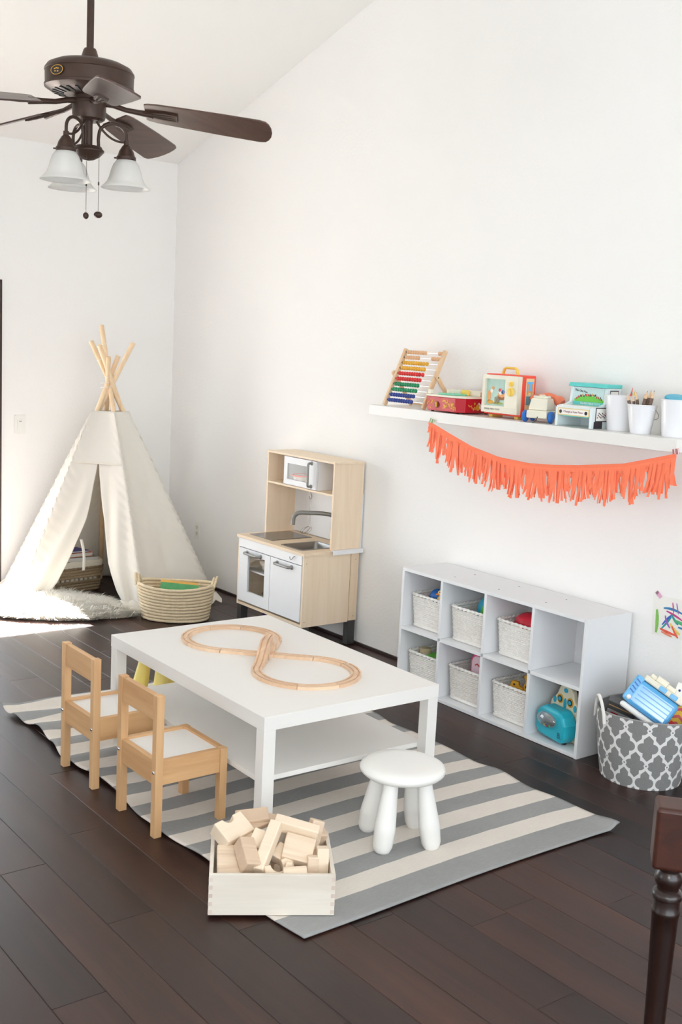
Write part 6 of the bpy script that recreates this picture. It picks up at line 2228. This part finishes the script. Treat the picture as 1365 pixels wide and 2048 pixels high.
book('yellow-edged book at the bottom of the pile in the tent basket', in_sg(-0.03, 0.0, 0.176), (0.24, 0.17, 0.016), (2, 0, 14), plain('book_yellow', (232, 200, 90), 0.5))
book('thick grey book with yellow edges in the tent basket pile', in_sg(0.045, 0.0, 0.1935), (0.24, 0.18, 0.030), (0, 2, 6), plain('book_grey', (150, 152, 150), 0.5))
book('orange book with red spine end under the blue book in the tent', in_sg(0.025, 0.0, 0.225), (0.21, 0.15, 0.026), (0, 2, 12), plain('book_orange', (232, 130, 60), 0.5))
book('blue book on top of the pile in the tent basket', in_sg(0.010, 0.0, 0.2525), (0.20, 0.14, 0.012), (0, 3, 16), plain('book_blue', (70, 70, 160), 0.5))
bx_ = thing('filler_books', 'stack of closed picture books filling the seagrass basket', 'book', in_sg(0, 0, 0.014), (0, 0, SGA))
for k in range(6):
    MB().box((0.0, 0.0, 0.0135+0.0262*k), (0.28, 0.175, 0.025)).build('volume', [M_PAPER, M_CREAM, M_BLUE, M_LIME, M_CREAM, M_PAPER][k], bx_, bevel=0.001)

# coiled palm rope basket in front of the tent
RBX, RBY = -0.642, -1.275
RBA = math.degrees(math.atan2(-0.609, 0.793))
M_ROPE = plain('palm_rope', (222, 204, 172), 0.8, var=0.16, vscale=90, bump=0.9, bscale=110, bdist=0.004)
rbk = thing('rope_basket', 'coiled palm rope basket with loop handles standing before the tent', 'basket', (RBX, RBY, 0.0006), (0, 0, RBA))
NC = 11
for k in range(NC):
    u = k/(NC-1)
    ea, eb = 0.196+0.036*u, 0.128+0.022*u
    z_ = 0.0115+0.0200*k
    ps = []
    for j in range(72):
        a = 2*PI*j/72
        sw = 0.0022*math.sin(j*PI/2+k*1.3)
        ps.append(((ea+sw)*math.cos(a), (eb+sw)*math.sin(a), z_+0.016*u*(math.cos(a)**2-0.5)*1.2))
    MB().tube(ps, 0.0099, 8, closed=True).build('rope_coil', M_ROPE, rbk, smooth=60)
MB().lathe([(0, 0.004), (0.19, 0.004), (0.19, 0.012), (0, 0.012)], 48, ey=0.65).build('base', M_ROPE, rbk)
for s_ in (-1, 1):
    for q_ in (-0.012, 0.012):
        hp = [(s_*(0.226+0.012*math.sin(PI*j/12)), -0.048+0.096*j/12+0.0, 0.205+0.058*math.sin(PI*j/12)**0.8+q_*0.35) for j in range(13)]
        MB().tube([(x+q_*s_*0.8, y, z) for x, y, z in hp], 0.0075, 8).build('handle', M_ROPE, rbk, smooth=60)
RB_ = Matrix.Rotation(math.radians(RBA), 3, 'Z')


def in_rb(x, y, z):
    return Vector((RBX, RBY, 0.0006))+RB_@Vector((x, y, z))


book('green picture book standing on edge in the rope basket', in_rb(0.02, -0.020, 0.150), (0.23, 0.135, 0.014), (70, 3, RBA), plain('book_green', (80, 160, 100), 0.5, var=0.35, vscale=22))
book('orange picture book behind the green one in the rope basket', in_rb(0.012, 0.012, 0.158), (0.22, 0.135, 0.014), (72, 3, RBA), plain('book_amber', (234, 176, 84), 0.5, var=0.1))
bx_ = thing('filler_books', 'closed books lying flat at the bottom of the rope basket', 'book', in_rb(0, 0, 0.014), (0, 0, RBA))
for k in range(4):
    MB().box((0.0, 0.0, 0.013+0.0245*k), (0.26, 0.145, 0.023)).build('volume', [M_CORAL, M_PAPER, M_GREEN, M_CREAM][k], bx_, bevel=0.001)

# ================================================================== dark turned post at the lower right
PX, PY = -1.757, -5.621
po = thing('turned_furniture_post', 'dark mahogany turned post of a piece of furniture at the lower right edge', 'furniture', (PX, PY, 0.0006), (0, 0, 40))
MB().box((0, 0, 0.600), (0.090, 0.090, 0.152)).build('post_block', M_MAHOG_RED, po, bevel=0.010, seg=4)
MB().lathe([(0.0, 0.0), (0.022, 0.0), (0.026, 0.02), (0.024, 0.05), (0.026, 0.20), (0.030, 0.36), (0.0315, 0.400), (0.0335, 0.404), (0.0335, 0.412), (0.0315, 0.415), (0.031, 0.440), (0.036, 0.444), (0.036, 0.452), (0.033, 0.458), (0.026, 0.463), (0.0255, 0.470), (0.031, 0.480), (0.0335, 0.490), (0.031, 0.502), (0.025, 0.511), (0.026, 0.518), (0.034, 0.524), (0.034, 0.526), (0.0, 0.526)], 32).build('turned_leg', M_MAHOG, po, smooth=35)
MB().bx(-0.014, 0.014, -0.62, -0.044, 0.555, 0.655).build('rail', M_MAHOG, po, bevel=0.003)
MB().lathe([(0.009, 0.0), (0.010, 0.1), (0.013, 0.22), (0.015, 0.225), (0.012, 0.23), (0.010, 0.40), (0.009, 0.556)], 16, c=(0.0, -0.085, 0)).build('spindle', M_MAHOG, po, smooth=40)
